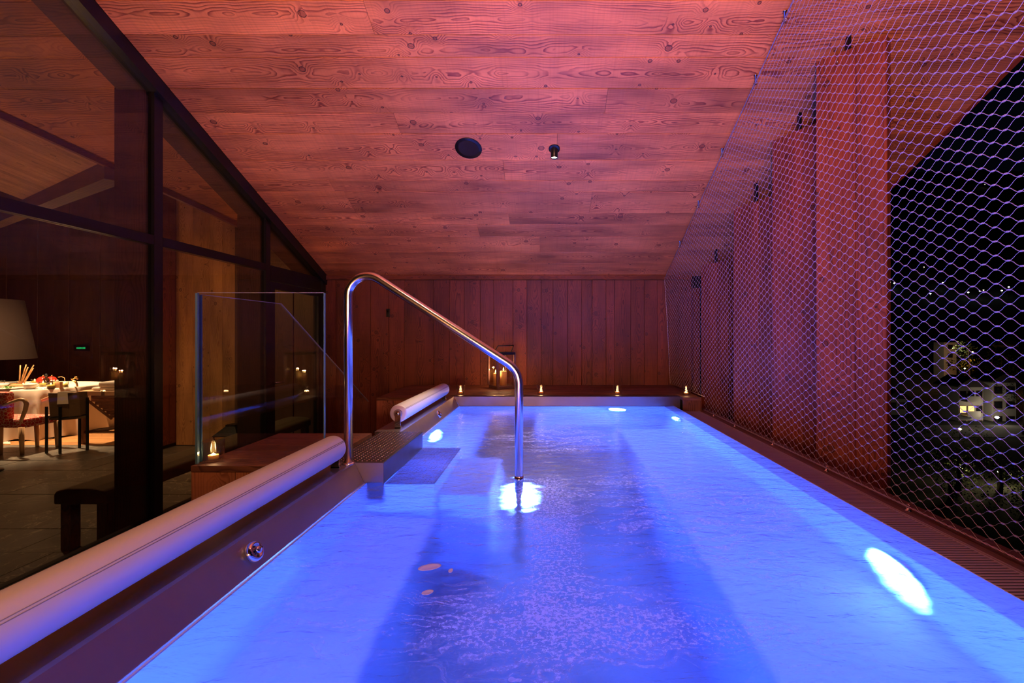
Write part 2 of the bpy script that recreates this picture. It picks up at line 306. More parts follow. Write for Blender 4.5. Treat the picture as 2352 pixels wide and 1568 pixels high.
class MB:
    def __init__(s): s.v = []; s.f = []; s.uv = []; s.sm = []
    def add(s, verts, faces, smooth=False, uvs=None):
        b = len(s.v); s.v += [tuple(p) for p in verts]
        for i, f in enumerate(faces):
            s.f.append(tuple(b + k for k in f)); s.sm.append(smooth)
            s.uv.append([uvs[k] for k in f] if uvs else [(0, 0)] * len(f))
        return s
    def box(s, x0, x1, y0, y1, z0, z1, M4=None):
        vs = [(x, y, z) for z in (z0, z1) for y in (y0, y1) for x in (x0, x1)]
        if M4 is not None: vs = [M4 @ Vector(v) for v in vs]
        # wood coordinates: longest side is u
        L = [x1 - x0, y1 - y0, z1 - z0]; k = L.index(max(L)); off = random.random() * 40
        fs = [(0, 2, 3, 1), (4, 5, 7, 6), (0, 1, 5, 4), (2, 6, 7, 3), (0, 4, 6, 2), (1, 3, 7, 5)]
        o = [(x, y, z) for z in (z0, z1) for y in (y0, y1) for x in (x0, x1)]
        c = [(x0 + x1) / 2, (y0 + y1) / 2, (z0 + z1) / 2]
        axis = [2, 2, 1, 1, 0, 0]
        b = len(s.v); s.v += [tuple(p) for p in vs]
        for f, a in zip(fs, axis):
            oth = [q for q in range(3) if q != a and q != k]
            q = oth[0] if oth else a
            kk = k if k != a else [t for t in range(3) if t != a][0]
            if k == a: q = [t for t in range(3) if t != a][1]
            s.f.append(tuple(b + t for t in f)); s.sm.append(False)
            s.uv.append([(o[t][kk] + off, o[t][q] - c[q]) for t in f])
        return s
    def lathe(s, prof, seg=24, c=(0, 0, 0), M4=None, cap=True, smooth=True):
        vs = []
        for r, z in prof:
            for i in range(seg):
                a = 2 * math.pi * i / seg; vs.append(Vector((r * math.cos(a), r * math.sin(a), z)))
        fs = []
        for j in range(len(prof) - 1):
            for i in range(seg):
                k = (i + 1) % seg; fs.append((j * seg + i, j * seg + k, (j + 1) * seg + k, (j + 1) * seg + i))
        if cap:
            if prof[0][0] > 1e-5: fs.append(tuple(reversed(range(seg))))
            if prof[-1][0] > 1e-5: fs.append(tuple((len(prof) - 1) * seg + i for i in range(seg)))
        if M4 is not None: vs = [M4 @ v for v in vs]
        vs = [v + Vector(c) for v in vs]
        return s.add(vs, fs, smooth)
    def tube(s, pts, r, seg=10, closed=False, cap=True):
        pts = [Vector(p) for p in pts]; n = len(pts)
        rs = r if isinstance(r, (list, tuple)) else [r] * n
        t0 = (pts[1] - pts[0]).normalized()
        up = Vector((0, 0, 1)) if abs(t0.z) < 0.9 else Vector((1, 0, 0))
        nrm = t0.cross(up).normalized(); vs = []
        for i, p in enumerate(pts):
            a = pts[i - 1] if (i > 0 or closed) else p; b = pts[(i + 1) % n] if (i < n - 1 or closed) else p
            t = (b - a).normalized()
            nrm = (nrm - t * nrm.dot(t)).normalized(); bi = t.cross(nrm)
            for k in range(seg):
                an = 2 * math.pi * k / seg
                vs.append(p + (nrm * math.cos(an) + bi * math.sin(an)) * rs[i])
        fs = []
        for i in range(n if closed else n - 1):
            j = (i + 1) % n
            for k in range(seg):
                m = (k + 1) % seg; fs.append((i * seg + k, i * seg + m, j * seg + m, j * seg + k))
        if cap and not closed:
            fs.append(tuple(reversed(range(seg)))); fs.append(tuple((n - 1) * seg + k for k in range(seg)))
        return s.add(vs, fs, True)
    def prism(s, poly, d0, d1, axis='y'):
        """poly: list of 2-D points; extruded along axis from d0 to d1. axis y -> (x,z), axis x -> (y,z), axis z -> (x,y)"""
        def P(p, d):
            return {'y': (p[0], d, p[1]), 'x': (d, p[0], p[1]), 'z': (p[0], p[1], d)}[axis]
        n_ = len(poly); vs = [P(p, d0) for p in poly] + [P(p, d1) for p in poly]
        fs = [tuple(range(n_)), tuple(reversed(range(n_, 2 * n_)))]
        for i in range(n_):
            j = (i + 1) % n_; fs.append((i, i + n_, j + n_, j))
        uv = [(v[0] + v[1], v[2]) for v in vs]
        return s.add(vs, fs, False, uv)
    def build(s, name, mat, parent=None, bevel=0.0, **props):
        me = bpy.data.meshes.new(name)
        off = wloc(parent) if parent is not None else Vector((0, 0, 0))
        me.from_pydata([(v[0] - off.x, v[1] - off.y, v[2] - off.z) for v in s.v], [], s.f)
        me.polygons.foreach_set('use_smooth', s.sm)
        uvl = me.uv_layers.new(name='UVMap')
        flat = [c for f in s.uv for p in f for c in p]
        uvl.data.foreach_set('uv', flat)
        if mat is not None: me.materials.append(mat)
        o = bpy.data.objects.new(name, me); COL.objects.link(o)
        if parent is not None: o.parent = parent
        if bevel:
            bv = o.modifiers.new('bevel', 'BEVEL'); bv.width = bevel; bv.segments = 2; bv.limit_method = 'ANGLE'; bv.harden_normals = False
        for k, v in props.items(): o[k] = v
        return o

def box(name, mat, b, parent=None, bevel=0.0, **props):
    return MB().box(*b).build(name, mat, parent, bevel, **props)

def empty(name, loc, label=None, cat=None, group=None, kind=None):
    o = bpy.data.objects.new(name, None); COL.objects.link(o); o.location = loc; o.empty_display_size = 0.1
    if label: o['label'] = label
    if cat: o['category'] = cat
    if group: o['group'] = group
    if kind: o['kind'] = kind
    return o

def tag(o, label, cat, group=None, kind=None):
    o['label'] = label; o['category'] = cat
    if group: o['group'] = group
    if kind: o['kind'] = kind
    return o

def copy_tree(o, loc, label=None, parent=None, rz=None):
    c = o.copy(); COL.objects.link(c)
    if parent is None: c.location = loc
    else: c.parent = parent
    if rz is not None: c.rotation_euler[2] = rz
    if label: c['label'] = label
    for ch in list(o.children): copy_tree(ch, None, None, c)
    return c

def plank(name, mat, org, ud, vd, nd, L, W, T, parent, c=0.002):
    """board: org is the centre of its back face; ud length, vd width, nd towards the viewer"""
    ud, vd, nd, org = Vector(ud), Vector(vd), Vector(nd), Vector(org)
    sec = [(-W / 2, 0), (-W / 2, T - c), (-W / 2 + c, T), (W / 2 - c, T), (W / 2, T - c), (W / 2, 0)]
    off = random.random() * 60; voff = random.uniform(-0.03, 0.03)
    vs, uv = [], []
    for e in (-L / 2, L / 2):
        for (a, b) in sec:
            vs.append(org + ud * e + vd * a + nd * b); uv.append((e + off, a + voff + (b - T) * 0.5))
    k = len(sec)
    fs = [tuple(range(k)), tuple(reversed(range(k, 2 * k)))]
    for i in range(k):
        j = (i + 1) % k; fs.append((i, i + k, j + k, j))
    if ud.cross(vd).dot(nd) < 0: fs = [tuple(reversed(f)) for f in fs]
    m = MB(); m.add(vs, fs, False, uv)
    return m.build(name, mat, parent)

def at(px, py, Y): return Vector(((px - CX) * Y / F, Y, CAMZ + (CY - py) * Y / F))

# ------------------------------------------------------------------ ceiling
TAN = 460.0 / F; TH = math.atan(TAN); C0 = 3.39
def cz(Y): return CAMZ + C0 - TAN * Y
sdir = Vector((0, math.cos(TH), -math.sin(TH)))          # down the slope
ndn = Vector((0, -math.sin(TH), -math.cos(TH)))           # out of the ceiling, down
GX = -2.92
ceiling = MB()
pts = [(GX - 0.0, -2.6), (3.30, -2.6), (3.30, 6.3), (GX, 6.3)]
vs = [(x, y, cz(y) + 0.03) for x, y in pts] + [(x, y, cz(y) + 0.20) for x, y in pts]
ceiling.add(vs, [(0, 1, 2, 3), (7, 6, 5, 4), (0, 4, 5, 1), (1, 5, 6, 2), (2, 6, 7, 3), (3, 7, 4, 0)])
ceiling = ceiling.build('ceiling', M['dark'], None, kind='structure')
rows = [2.897, 3.097, 3.242, 3.467, 3.668, 3.859, 4.129, 4.368, 4.508, 4.807, 4.983, 5.187, 5.470, 5.69, 5.975]
y = rows[0]; up = []
random.seed(21)
while y > -2.5:
    y -= random.choice([0.17, 0.2, 0.23, 0.26, 0.19]); up.append(y)
rows = sorted(up) + rows
def xat(px, Y): return (px - CX) * Y / F
joints = {2.897: [xat(850, 3.0)], 3.242: [], 3.467: [xat(1392, 3.57)], 3.668: [xat(913, 3.76)], 4.129: [xat(1158, 4.25)],
          4.368: [xat(760, 4.4)], 4.508: [xat(800, 4.6), xat(1358, 4.6)], 4.807: [xat(1170, 4.9)], 4.983: [xat(1100, 5.1)], 5.187: [xat(1240, 5.3)], 5.47: [xat(900, 5.6)]}
random.seed(5)
for i in range(len(rows) - 1):
    y0, y1 = rows[i], rows[i + 1]
    js = joints.get(y0, None)
    if js is None: js = [random.uniform(-1.5, 1.5)] if random.random() < 0.5 else []
    js = list(js) + ([random.uniform(1.9, 2.8)] if random.random() < 0.6 else [])
    xs = [GX + 0.06] + sorted(js) + [3.35]
    ym = (y0 + y1) / 2; W = (y1 - y0) / math.cos(TH) - 0.003
    for a, b in zip(xs[:-1], xs[1:]):
        pr = random.uniform(0.026, 0.030)
        plank('plank', M['larch'], ((a + b) / 2, ym, cz(ym) + 0.03), (1, 0, 0), sdir, ndn, b - a - 0.002, W, pr, ceiling)
# the eave board along the open side
eave = MB(); pv = []
for yy in (-2.6, 6.3):
    for dx, dz in ((0, -0.01), (0.035, -0.01), (0.035, 0.25), (0, 0.25)): pv.append((3.352 + dx, yy, cz(yy) + dz))
eave.add(pv, [(0, 1, 2, 3), (7, 6, 5, 4), (0, 4, 5, 1), (1, 5, 6, 2), (2, 6, 7, 3), (3, 7, 4, 0)])
eave.build('trim_1', M['larch_post'], None, kind='structure')

# ------------------------------------------------------------------ back wall, vertical boards
YB = 5.95
wall_back = box('wall_back', M['dark'], (GX + 0.0, 1.95, YB + 0.03, YB + 0.15, -0.9, cz(YB) - 0.0), None, kind='structure')
edges = [742, 771, 806, 851, 893, 928, 996, 1032, 1066, 1103, 1134, 1178, 1210, 1243, 1270, 1304, 1336, 1360, 1392, 1412, 1449, 1480, 1510, 1536, 1560, 1588]
xs = [-2.90] + [xat(e, YB) for e in edges[1:]]
for a, b in zip(xs[:-1], xs[1:]):
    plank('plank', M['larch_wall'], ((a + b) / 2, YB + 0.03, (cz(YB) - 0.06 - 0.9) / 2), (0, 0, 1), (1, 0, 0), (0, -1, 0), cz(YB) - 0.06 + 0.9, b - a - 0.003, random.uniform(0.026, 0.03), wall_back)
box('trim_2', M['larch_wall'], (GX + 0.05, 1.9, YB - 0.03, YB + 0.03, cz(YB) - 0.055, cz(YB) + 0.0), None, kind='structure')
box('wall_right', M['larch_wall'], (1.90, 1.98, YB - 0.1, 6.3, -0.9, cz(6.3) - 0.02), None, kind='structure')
# unseen wall behind the photographer, added to warm the reflections
wall_front = box('wall_front', M['dark'], (GX, 1.95, -2.70, -2.62, -0.9, cz(-2.6)), None, kind='structure')
k = 0
xx = GX + 0.02
while xx < 1.9:
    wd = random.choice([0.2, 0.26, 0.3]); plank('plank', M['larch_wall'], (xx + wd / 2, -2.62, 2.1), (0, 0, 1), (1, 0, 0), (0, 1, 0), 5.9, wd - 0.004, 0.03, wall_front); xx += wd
# terrace floor (below the pool rim)
fl = box('floor_terrace', M['slate'], (GX, -1.15, -2.6, YB + 0.03, -0.90, -0.82), None, kind='structure')
fl['label'] = 'dark terrace floor between the pool and the glass wall'

# ------------------------------------------------------------------ pool
pool = empty('stainless_steel_pool', (0.2, 2.4, -1.0), 'stainless steel pool with sloping rim panels, glowing blue under the wooden ceiling', 'pool')
XL, XR, YF, YN = -0.92, 1.262, 4.85, -1.6
b = MB()
MB().box(XL - 0.06, XR + 0.04, YN, YF + 0.02, -1.10, -1.05).build('pool_floor', M['shaded_steel'], pool)
b.box(XL - 0.06, XL, YN, YF, -1.05, -0.004)                             # left wall
b.box(XR, XR + 0.03, YN, YF, -1.05, -0.10)                              # right wall
b.box(XL, XR, YF, YF + 0.02, -1.05, 0.0)
b.box(XL, XR, YN - 0.03, YN, -1.05, 0.0)
b.build('basin', M['lining'], pool)
def bench(poly, d0, d1, nm='bench_seat'):
    return MB().prism(poly, d0, d1, 'y').build(nm, M['lining'], pool)
bench([(0.661, -1.05), (XR - 0.002, -1.05), (XR - 0.002, -0.40), (0.661, -0.43)], 0.0, 4.1)
bench([(XL + 0.002, -1.05), (-0.551, -1.05), (-0.551, -0.43), (XL + 0.002, -0.40)], -1.2, 2.30)
bench([(XL + 0.002, -1.05), (-0.551, -1.05), (-0.551, -0.45), (XL + 0.002, -0.44)], 3.12, 4.80)
MB().box(-0.1, 0.64, 4.20, 4.84, -1.05, -0.36).build('bench_seat', M['lining'], pool)
for x0, x1, y0, y1 in ((0.652, 0.66, 0.0, 4.1), (-0.55, -0.542, -1.2, 2.30), (-0.55, -0.542, 3.12, 4.80)):
    MB().box(x0, x1, y0, y1, -1.05, -0.44).build('bench_shade_plate', M['shaded_steel'], pool)  # thin dark plates added so the seat faces look shaded
# sloping rim panels on the left
def rim_panel(y0, y1):
    m = MB()
    prof = [(XL, -0.03), (XL - 0.062, 0.10), (XL - 0.075, 0.103), (-1.16, 0.103), (-1.16, 0.085), (XL - 0.09, 0.06), (XL - 0.03, -0.03)]
    m.prism(prof, y0, y1, 'y')
    return m.build('rim_panel', M['steel'], pool)
rim_panel(YN, 2.336); rim_panel(3.08, 4.90)
m = MB(); m.prism([(YF, -0.03), (YF, 0.098), (YF + 0.012, 0.104), (4.93, 0.104), (4.93, -0.03)], -1.02, 1.43, 'x'); m.build('back_rim', M['front_steel'], pool)
# mitre weld at the back corner
MB().tube([(XL, YF - 0.003, -0.01), (XL - 0.062, YF - 0.003, 0.102)], 0.004, 6).build('weld_seam', M['chrome'], pool)
# overflow weir on the right: a sloping steel lip
m = MB(); m.prism([(XR, -0.048), (XR + 0.005, -0.042), (1.362, 0.001), (1.366, -0.002), (1.366, -0.10), (XR, -0.10)], YN, YF, 'y')
m.build('overflow_lip', M['lining'], pool)
# support walls of the pool outside
box('pool_casing', M['dark'], (-1.16, XL - 0.07, YN, 4.93, -0.82, 0.08), pool)
box('pool_casing', M['dark'], (XR + 0.03, 1.75, YN, 4.76, -0.82, -0.12), pool)
# perforated entry steps
def stud_plate(name, x0, x1, y0, y1, z0, z1, nx, ny, mat, smat):
    MB().box(x0, x1, y0, y1, z0, z1).build(name, mat, pool, bevel=0.004)
    s = MB(); mx, my = 0.022, 0.022
    for i in range(nx):
        for j in range(ny):
            cx = x0 + mx + (x1 - x0 - 2 * mx) * i / (nx - 1); cy = y0 + my + (y1 - y0 - 2 * my) * j / (ny - 1)
            s.lathe([(0.0050, z1 - 0.0005), (0.0036, z1 + 0.0025), (0.0014, z1 + 0.0025), (0.0008, z1 + 0.0005)], 8, (cx, cy, 0))
    o = s.build('tread_studs', smat, pool); o['kind'] = 'stuff'
stud_plate('step', -1.12, -0.834, 2.338, 3.08, -0.30, 0.104, 11, 27, M['front_steel'], M['chrome'])
box('tread_sheet', M['step_steel'], (-1.112, -0.842, 2.346, 3.072, 0.1035, 0.1047), pool)
stud_plate('step', -0.832, -0.573, 2.338, 3.08, -0.031, -0.027, 11, 27, M['perforated'], M['chrome'])
for yy in (2.342, 3.072): MB().box(-0.832, -0.575, yy - 0.003, yy + 0.003, -0.30, -0.031).build('step_cheek', M['lining'], pool)
pool_lamp_light((-0.70, 2.7, -0.28), (-0.70, 2.7, 0.0), 7, size=0.2)  # lamp added under the tread so it glows from below
MB().box(-0.92, -0.573, 2.34, 3.08, -1.05, -0.30).build('step_riser', M['lining'], pool)
MB().box(-0.580, -0.574, 2.345, 3.07, -0.30, -0.031).build('step_cheek', M['lining'], pool)  # closes the step side to hide the lamp added beneath
MB().box(-0.573, -0.30, 2.40, 3.05, -1.05, -0.24).build('step', M['lining'], pool, bevel=0.01)
# round chrome push knobs on the sloping panel
def knob(y):
    c = Vector((XL - 0.034, y, 0.052)); nrm = Vector((0.13, 0, 0.062)).normalized()
    R = nrm.to_track_quat('Z', 'Y').to_matrix().to_4x4()
    o = MB().lathe([(0.034, 0.0), (0.034, 0.006), (0.030, 0.016), (0.022, 0.020), (0.018, 0.014), (0.010, 0.014)], 28, c, R).build('jet_knob', M['chrome'], pool)
    MB().lathe([(0.012, 0.012), (0.012, 0.024), (0.008, 0.027)], 16, c + nrm * 0.001, R).build('button', M['chrome'], o)
    mm = MB()
    for k in range(3):
        a = k * 2.094; d = R @ Vector((math.cos(a) * 0.018, math.sin(a) * 0.018, 0.018))
        mm.lathe([(0.0045, 0), (0.003, 0.004)], 8, c + d, R)
    mm.build('nozzle', M['dark'], o)
knob(1.48); knob(4.03)
# lamp lenses under water
def lens(loc, aim, r, mat):
    d = (Vector(aim) - Vector(loc)).normalized(); R = d.to_track_quat('Z', 'Y').to_matrix().to_4x4()
    o = MB().lathe([(r * 1.25, -0.01), (r * 1.25, 0.004), (r * 1.05, 0.006)], 28, loc, R).build('underwater_light', M['chrome'], pool)
    MB().lathe([(r, 0.007), (r * 0.6, 0.010), (0.001, 0.011)], 28, loc, R).build('lens', mat, o)
lens((0.75, 4.84, -0.20), (0.70, 3.9, -0.20), 0.075, M['uw_lens'])
lens((-0.17, 3.2, -1.03), (-0.17, 3.2, 0.0), 0.09, M['uw_lens'])
lens((XR - 0.012, 1.60, -0.20), (0.0, 1.60, -0.20), 0.08, M['uw_lens_soft'])
lens((XR - 0.01, 4.30, -0.20), (0.0, 4.30, -0.20), 0.075, M['uw_lens_soft'])
# water surface
m = MB(); nx, ny = 60, 160
gx = np.linspace(XL - 0.004, 1.360, nx); gy = np.linspace(YN, YF - 0.001, ny)
vs = [(float(a), float(b_), 0.0) for b_ in gy for a in gx]
m.add(vs, [(j * nx + i, j * nx + i + 1, (j + 1) * nx + i + 1, (j + 1) * nx + i) for j in range(ny - 1) for i in range(nx - 1)], True)
water = m.build('pool_water', M['water']); tag(water, 'rippled blue lit pool water with white foam streaks', 'water', kind='stuff')
# floating petals
for i, (px, py, L_, W_, rz) in enumerate([(987, 1305, 0.075, 0.020, 0.35), (982, 1363, 0.035, 0.012, 0.5), (1035, 1313, 0.014, 0.013, 0)]):
    Y = CAMZ * F / (py - CY); X = (px - CX) * Y / F
    mm = MB(); R = Matrix.Rotation(rz, 4, 'Z')
    mm.lathe([(0.001, 0.0015), (0.5, 0.001), (0.8, 0.002), (0.99, 0.004), (1.0, 0.005), (0.8, 0.0035), (0.001, 0.0028)], 20, (X, Y, 0), R @ Matrix.Diagonal((L_ / 2, W_, 1, 1)), cap=False)
    tag(mm.build('floating_petal', M['petal']), ['long white petal floating on the water before the steps', 'short slanted white petal floating below the long one', 'tiny round white petal floating beside the long one'][i], 'petal')

# ------------------------------------------------------------------ overflow grate and timber kerb
def grate(y0, y1, label, parts=True):
    g = empty('overflow_grating', (1.51, (y0 + y1) / 2, -0.06), label, 'grating', 'slatted overflow gratings along the pool')
    for x0, x1 in ((1.368, 1.374), (1.587, 1.595)): box('side_rail', M['slat'], (x0, x1, y0, y1, -0.07, -0.040), g)
    pitch = 0.018; n_ = int((y1 - y0) / pitch); first = None; stuff = MB()
    for i in range(n_):
        yc = y0 + pitch * (i + 0.5)
        if not parts: stuff.box(1.374, 1.587, yc - 0.0055, yc + 0.0055, -0.058, -0.041); continue
        if first is None:
            first = box('slat', M['slat'], (1.374, 1.587, yc - 0.0055, yc + 0.0055, -0.058, -0.041), g)
        else:
            o = first.copy(); COL.objects.link(o); o.location = (0, yc - (y0 + pitch * 0.5), 0); o.parent = g
    if not parts: stuff.build('slat', M['slat'], g)['kind'] = 'stuff'
grate(3.87, 4.755, 'pale slatted overflow grating piece ending at the wooden bench corner')
grate(1.20, 3.855, 'long pale slatted overflow grating beside the blue pool lip')
g_ = box('channel_bed', M['dark'], (1.37, 1.60, YN, 4.755, -0.118, -0.10), pool)
kerb = empty('timber_kerb', (1.66, 1.6, -0.1), 'weathered timber kerb under the wire net', 'kerb')
for y0, y1 in ((YN, 0.9), (0.903, 2.95), (2.953, 4.95)):
    plank('plank', M['kerb'], (1.666, (y0 + y1) / 2, -0.085), (0, 1, 0), (1, 0, 0), (0, 0, 1), y1 - y0, 0.128, 0.047, kerb, 0.004)
box('steel_edge', M['slat'], (1.5955, 1.6015, YN, 4.755, -0.10, -0.036), kerb)

# ------------------------------------------------------------------ wooden deck box and back bench
def boards_x(parent, x0, x1, ys, ztop, T, mat, js=()):
    for a, b_ in zip(ys[:-1], ys[1:]):
        j = [x0] + [q for q in js if x0 < q < x1 and random.random() < 0.5] + [x1]
        for p, q in zip(j[:-1], j[1:]):
            plank('plank', mat, ((p + q) / 2, (a + b_) / 2, ztop - T), (1, 0, 0), (0, 1, 0), (0, 0, 1), q - p - 0.002, b_ - a - 0.003, T, parent)
dk = empty('wooden_deck_box', (-1.45, 2.66, -0.82), 'wooden deck box under the clear glass screen beside the steps', 'deck box')
boards_x(dk, -1.785, -1.163, [2.284, 2.42, 2.58, 2.73, 2.89, 3.045], 0.10, 0.03, M['deck'])
box('carcass', M['dark'], (-1.755, -1.165, 2.32, 3.02, -0.82, 0.069), dk)
for i, (a, b_) in enumerate(((-1.785, -1.565), (-1.562, -1.36), (-1.357, -1.163))):
    plank('front_board', M['box_front'], ((a + b_) / 2, 2.318, -0.375), (0, 0, 1), (1, 0, 0), (0, -1, 0), 0.885, b_ - a, 0.03, dk)
for i, (a, b_) in enumerate(((2.29, 2.54), (2.543, 2.79), (2.793, 3.04))):
    plank('side_board', M['box_front'], (-1.757, (a + b_) / 2, -0.375), (0, 0, 1), (0, 1, 0), (-1, 0, 0), 0.885, b_ - a, 0.028, dk)
bb = empty('back_bench', (0, 5.35, -0.82), 'long dark stained wooden bench along the board wall behind the pool', 'bench')
boards_x(bb, -1.775, 1.63, [4.935, 5.06, 5.24, 5.42, 5.60, 5.78, 5.945], 0.10, 0.03, M['deck'], [-0.4, 0.55])
plank('plank', M['deck'], (-1.40, 4.847, 0.07), (1, 0, 0), (0, 1, 0), (0, 0, 1), 0.74, 0.17, 0.03, bb)
plank('plank', M['deck'], (1.53, 4.847, 0.07), (1, 0, 0), (0, 1, 0), (0, 0, 1), 0.195, 0.17, 0.03, bb)
box('carcass', M['dark'], (-1.73, 1.58, 4.94, 5.9, -0.82, 0.069), bb)
for a, b_ in ((-1.775, -1.60), (-1.598, -1.38), (-1.378, -1.18), (1.435, 1.63)):
    zb = -0.82 if a < 0 else -0.13
    plank('front_board', M['box_front'] if a < 0 else M['deck'], ((a + b_) / 2, 4.79, (zb + 0.069) / 2), (0, 0, 1), (1, 0, 0), (0, -1, 0), 0.069 - zb, b_ - a - 0.002, 0.028, bb)
for a, b_ in ((4.79, 5.1), (5.103, 5.5), (5.503, 5.9)):
    plank('side_board', M['box_front'], (-1.735, (a + b_) / 2, -0.375), (0, 0, 1), (0, 1, 0), (-1, 0, 0), 0.885, b_ - a, 0.03, bb)
    plank('side_board', M['deck'], (1.59, (a + b_) / 2, -0.375), (0, 0, 1), (0, 1, 0), (1, 0, 0), 0.885, b_ - a, 0.03, bb)

# ------------------------------------------------------------------ glass screens on the deck box
sc_ = empty('glass_screen', (-1.45, 2.33, 0.10), 'upright clear glass screen standing on the wooden deck box', 'glass screen')
box('pane', M['glass_clear'], (-1.778, -1.135, 2.322, 2.334, 0.10, 0.972), sc_)
e = MB(); e.box(-1.790, -1.7785, 2.3215, 2.3345, 0.10, 0.972); e.build('polished_edge', M['glass_edge'], sc_)
e = MB(); e.box(-1.1345, -1.131, 2.3215, 2.3345, 0.10, 0.972); e.build('polished_edge', M['glass_edge'], sc_)
e = MB(); e.box(-1.778, -1.135, 2.322, 2.334, 0.9722, 0.9745); e.build('polished_edge', M['edge_glint'], sc_)  # thin top strip carrying the painted edge glint
sg = empty('glass_guard', (-1.79, 3.3, 0.10), 'clear glass side guard with a sloping cut top edge behind the screen', 'glass screen')
m = MB(); poly = [(2.37, -0.4), (2.37, 0.965), (3.08, 0.965), (4.60, 0.08), (4.60, -0.4)]
m.prism(poly, -1.800, -1.790, 'x'); m.build('pane', M['glass_clear'], sg)
box('polished_edge', M['glass_edge'], (-1.801, -1.789, 2.364, 2.3695, 0.10, 0.965), sg)
m = MB(); m.prism([(2.37, 0.966), (3.08, 0.966), (4.60, 0.081), (4.60, 0.085), (3.082, 0.969), (2.37, 0.969)], -1.800, -1.790, 'x'); m.build('polished_edge', M['edge_glint'], sg)
for yy in (2.6, 2.95): MB().lathe([(0.022, 0), (0.022, 0.008), (0.01, 0.012)], 16, (-1.802, yy, 0.0), Matrix.Rotation(-math.pi / 2, 4, 'Y')).build('clamp_disc', M['chrome'], sg)

# ------------------------------------------------------------------ handrail
def fillet(pts, rads, seg=12):
    out = [Vector(pts[0])]
    for i in range(1, len(pts) - 1):
        a, b_, c = Vector(pts[i - 1]), Vector(pts[i]), Vector(pts[i + 1]); r = rads[i - 1]
        d1 = (a - b_).normalized(); d2 = (c - b_).normalized(); ang = d1.angle(d2)
        t = r / math.tan(ang / 2); p1 = b_ + d1 * t; cen = b_ + (d1 + d2).normalized() * (r / math.sin(ang / 2))
        v1 = p1 - cen; v2 = (b_ + d2 * t) - cen; ax = v1.cross(v2).normalized(); tot = v1.angle(v2)
        for k in range(seg + 1): out.append(cen + Matrix.Rotation(tot * k / seg, 3, ax) @ v1)
    out.append(Vector(pts[-1])); return out
YR = 2.31
hr = empty('pool_handrail', (-1.0, YR, 0.10), 'bent stainless steel handrail rising from the steps and dipping into the water', 'handrail')
P0 = at(800, 1058, YR); P0.z = 0.10
path = fillet([P0, at(800, 596, YR), at(1192, 850, YR), Vector((at(1192, 850, YR).x, YR, -0.9))], [0.10, 0.13])
MB().tube(path, 0.0212, 24).build('rail', M['rail_steel'], hr)
MB().lathe([(0.034, 0), (0.034, 0.004), (0.026, 0.010), (0.0215, 0.011)], 28, (P0.x, YR, 0.103)).build('base_flange', M['chrome'], hr)
MB().lathe([(0.0235, 0), (0.0235, 0.03)], 28, (path[-1].x, YR, 0.012)).build('collar', M['chrome'], hr)

# ------------------------------------------------------------------ padded rollers
def roller(y0, y1, label, brs):
    t = empty('padded_headrest_roll', (-1.04, (y0 + y1) / 2, 0.104), label, 'headrest roll', 'padded rolls over the pool rim')
    R = Matrix.Rotation(-math.pi / 2, 4, 'X'); L = y1 - y0; r = 0.062
    prof = [(r * 0.55, 0.0), (r * 0.86, 0.001), (r * 0.97, 0.006), (r, 0.015), (r, L - 0.015), (r * 0.97, L - 0.006), (r * 0.86, L - 0.001), (r * 0.55, L)]
    MB().lathe(prof, 48, (-1.04, y0, 0.204), R).build('padded_cover', M['vinyl'], t)
    a = math.radians(33); m = MB()
    for da in (-0.05, 0.05):
        c_, s_ = math.cos(a + da), math.sin(a + da)
        m.tube([(-1.04 + c_ * r, y0 + 0.004, 0.204 + s_ * r), (-1.04 + c_ * r, y1 - 0.004, 0.204 + s_ * r)], 0.0011, 6)
    m.build('seam', M['seam'], t)
    for yy in (y0 - 0.001, y1 + 0.001):
        sgn = -1 if yy < (y0 + y1) / 2 else 1
        MB().lathe([(r * 0.50, 0), (r * 0.46, 0.004), (r * 0.10, 0.006)], 24, (-1.04, yy, 0.204), Matrix.Rotation(math.pi / 2 * (1 if sgn < 0 else -1), 4, 'X')).build('end_cap', M['seam'], t)
    for yy in brs:
        m = MB(); m.prism([(-1.060, 0.103), (-1.020, 0.103), (-1.020, 0.206), (-1.028, 0.220), (-1.040, 0.225), (-1.052, 0.220), (-1.060, 0.206)], yy - 0.003, yy + 0.003, 'y')
        o = m.build('bracket', M['chrome'], t)
        MB().lathe([(0.012, 0), (0.012, 0.004), (0.008, 0.007)], 16, (-1.04, yy - 0.003, 0.206), Matrix.Rotation(math.pi / 2, 4, 'X')).build('bolt', M['chrome'], o)
        MB().box(-1.06, -1.02, yy - 0.003, yy + 0.035, 0.103, 0.108).build('foot', M['chrome'], o)
roller(0.10, 2.235, 'long white padded headrest roll before the handrail', [0.094, 2.243])
roller(3.20, 4.62, 'shorter white padded headrest roll behind the steps', [3.192, 4.628])

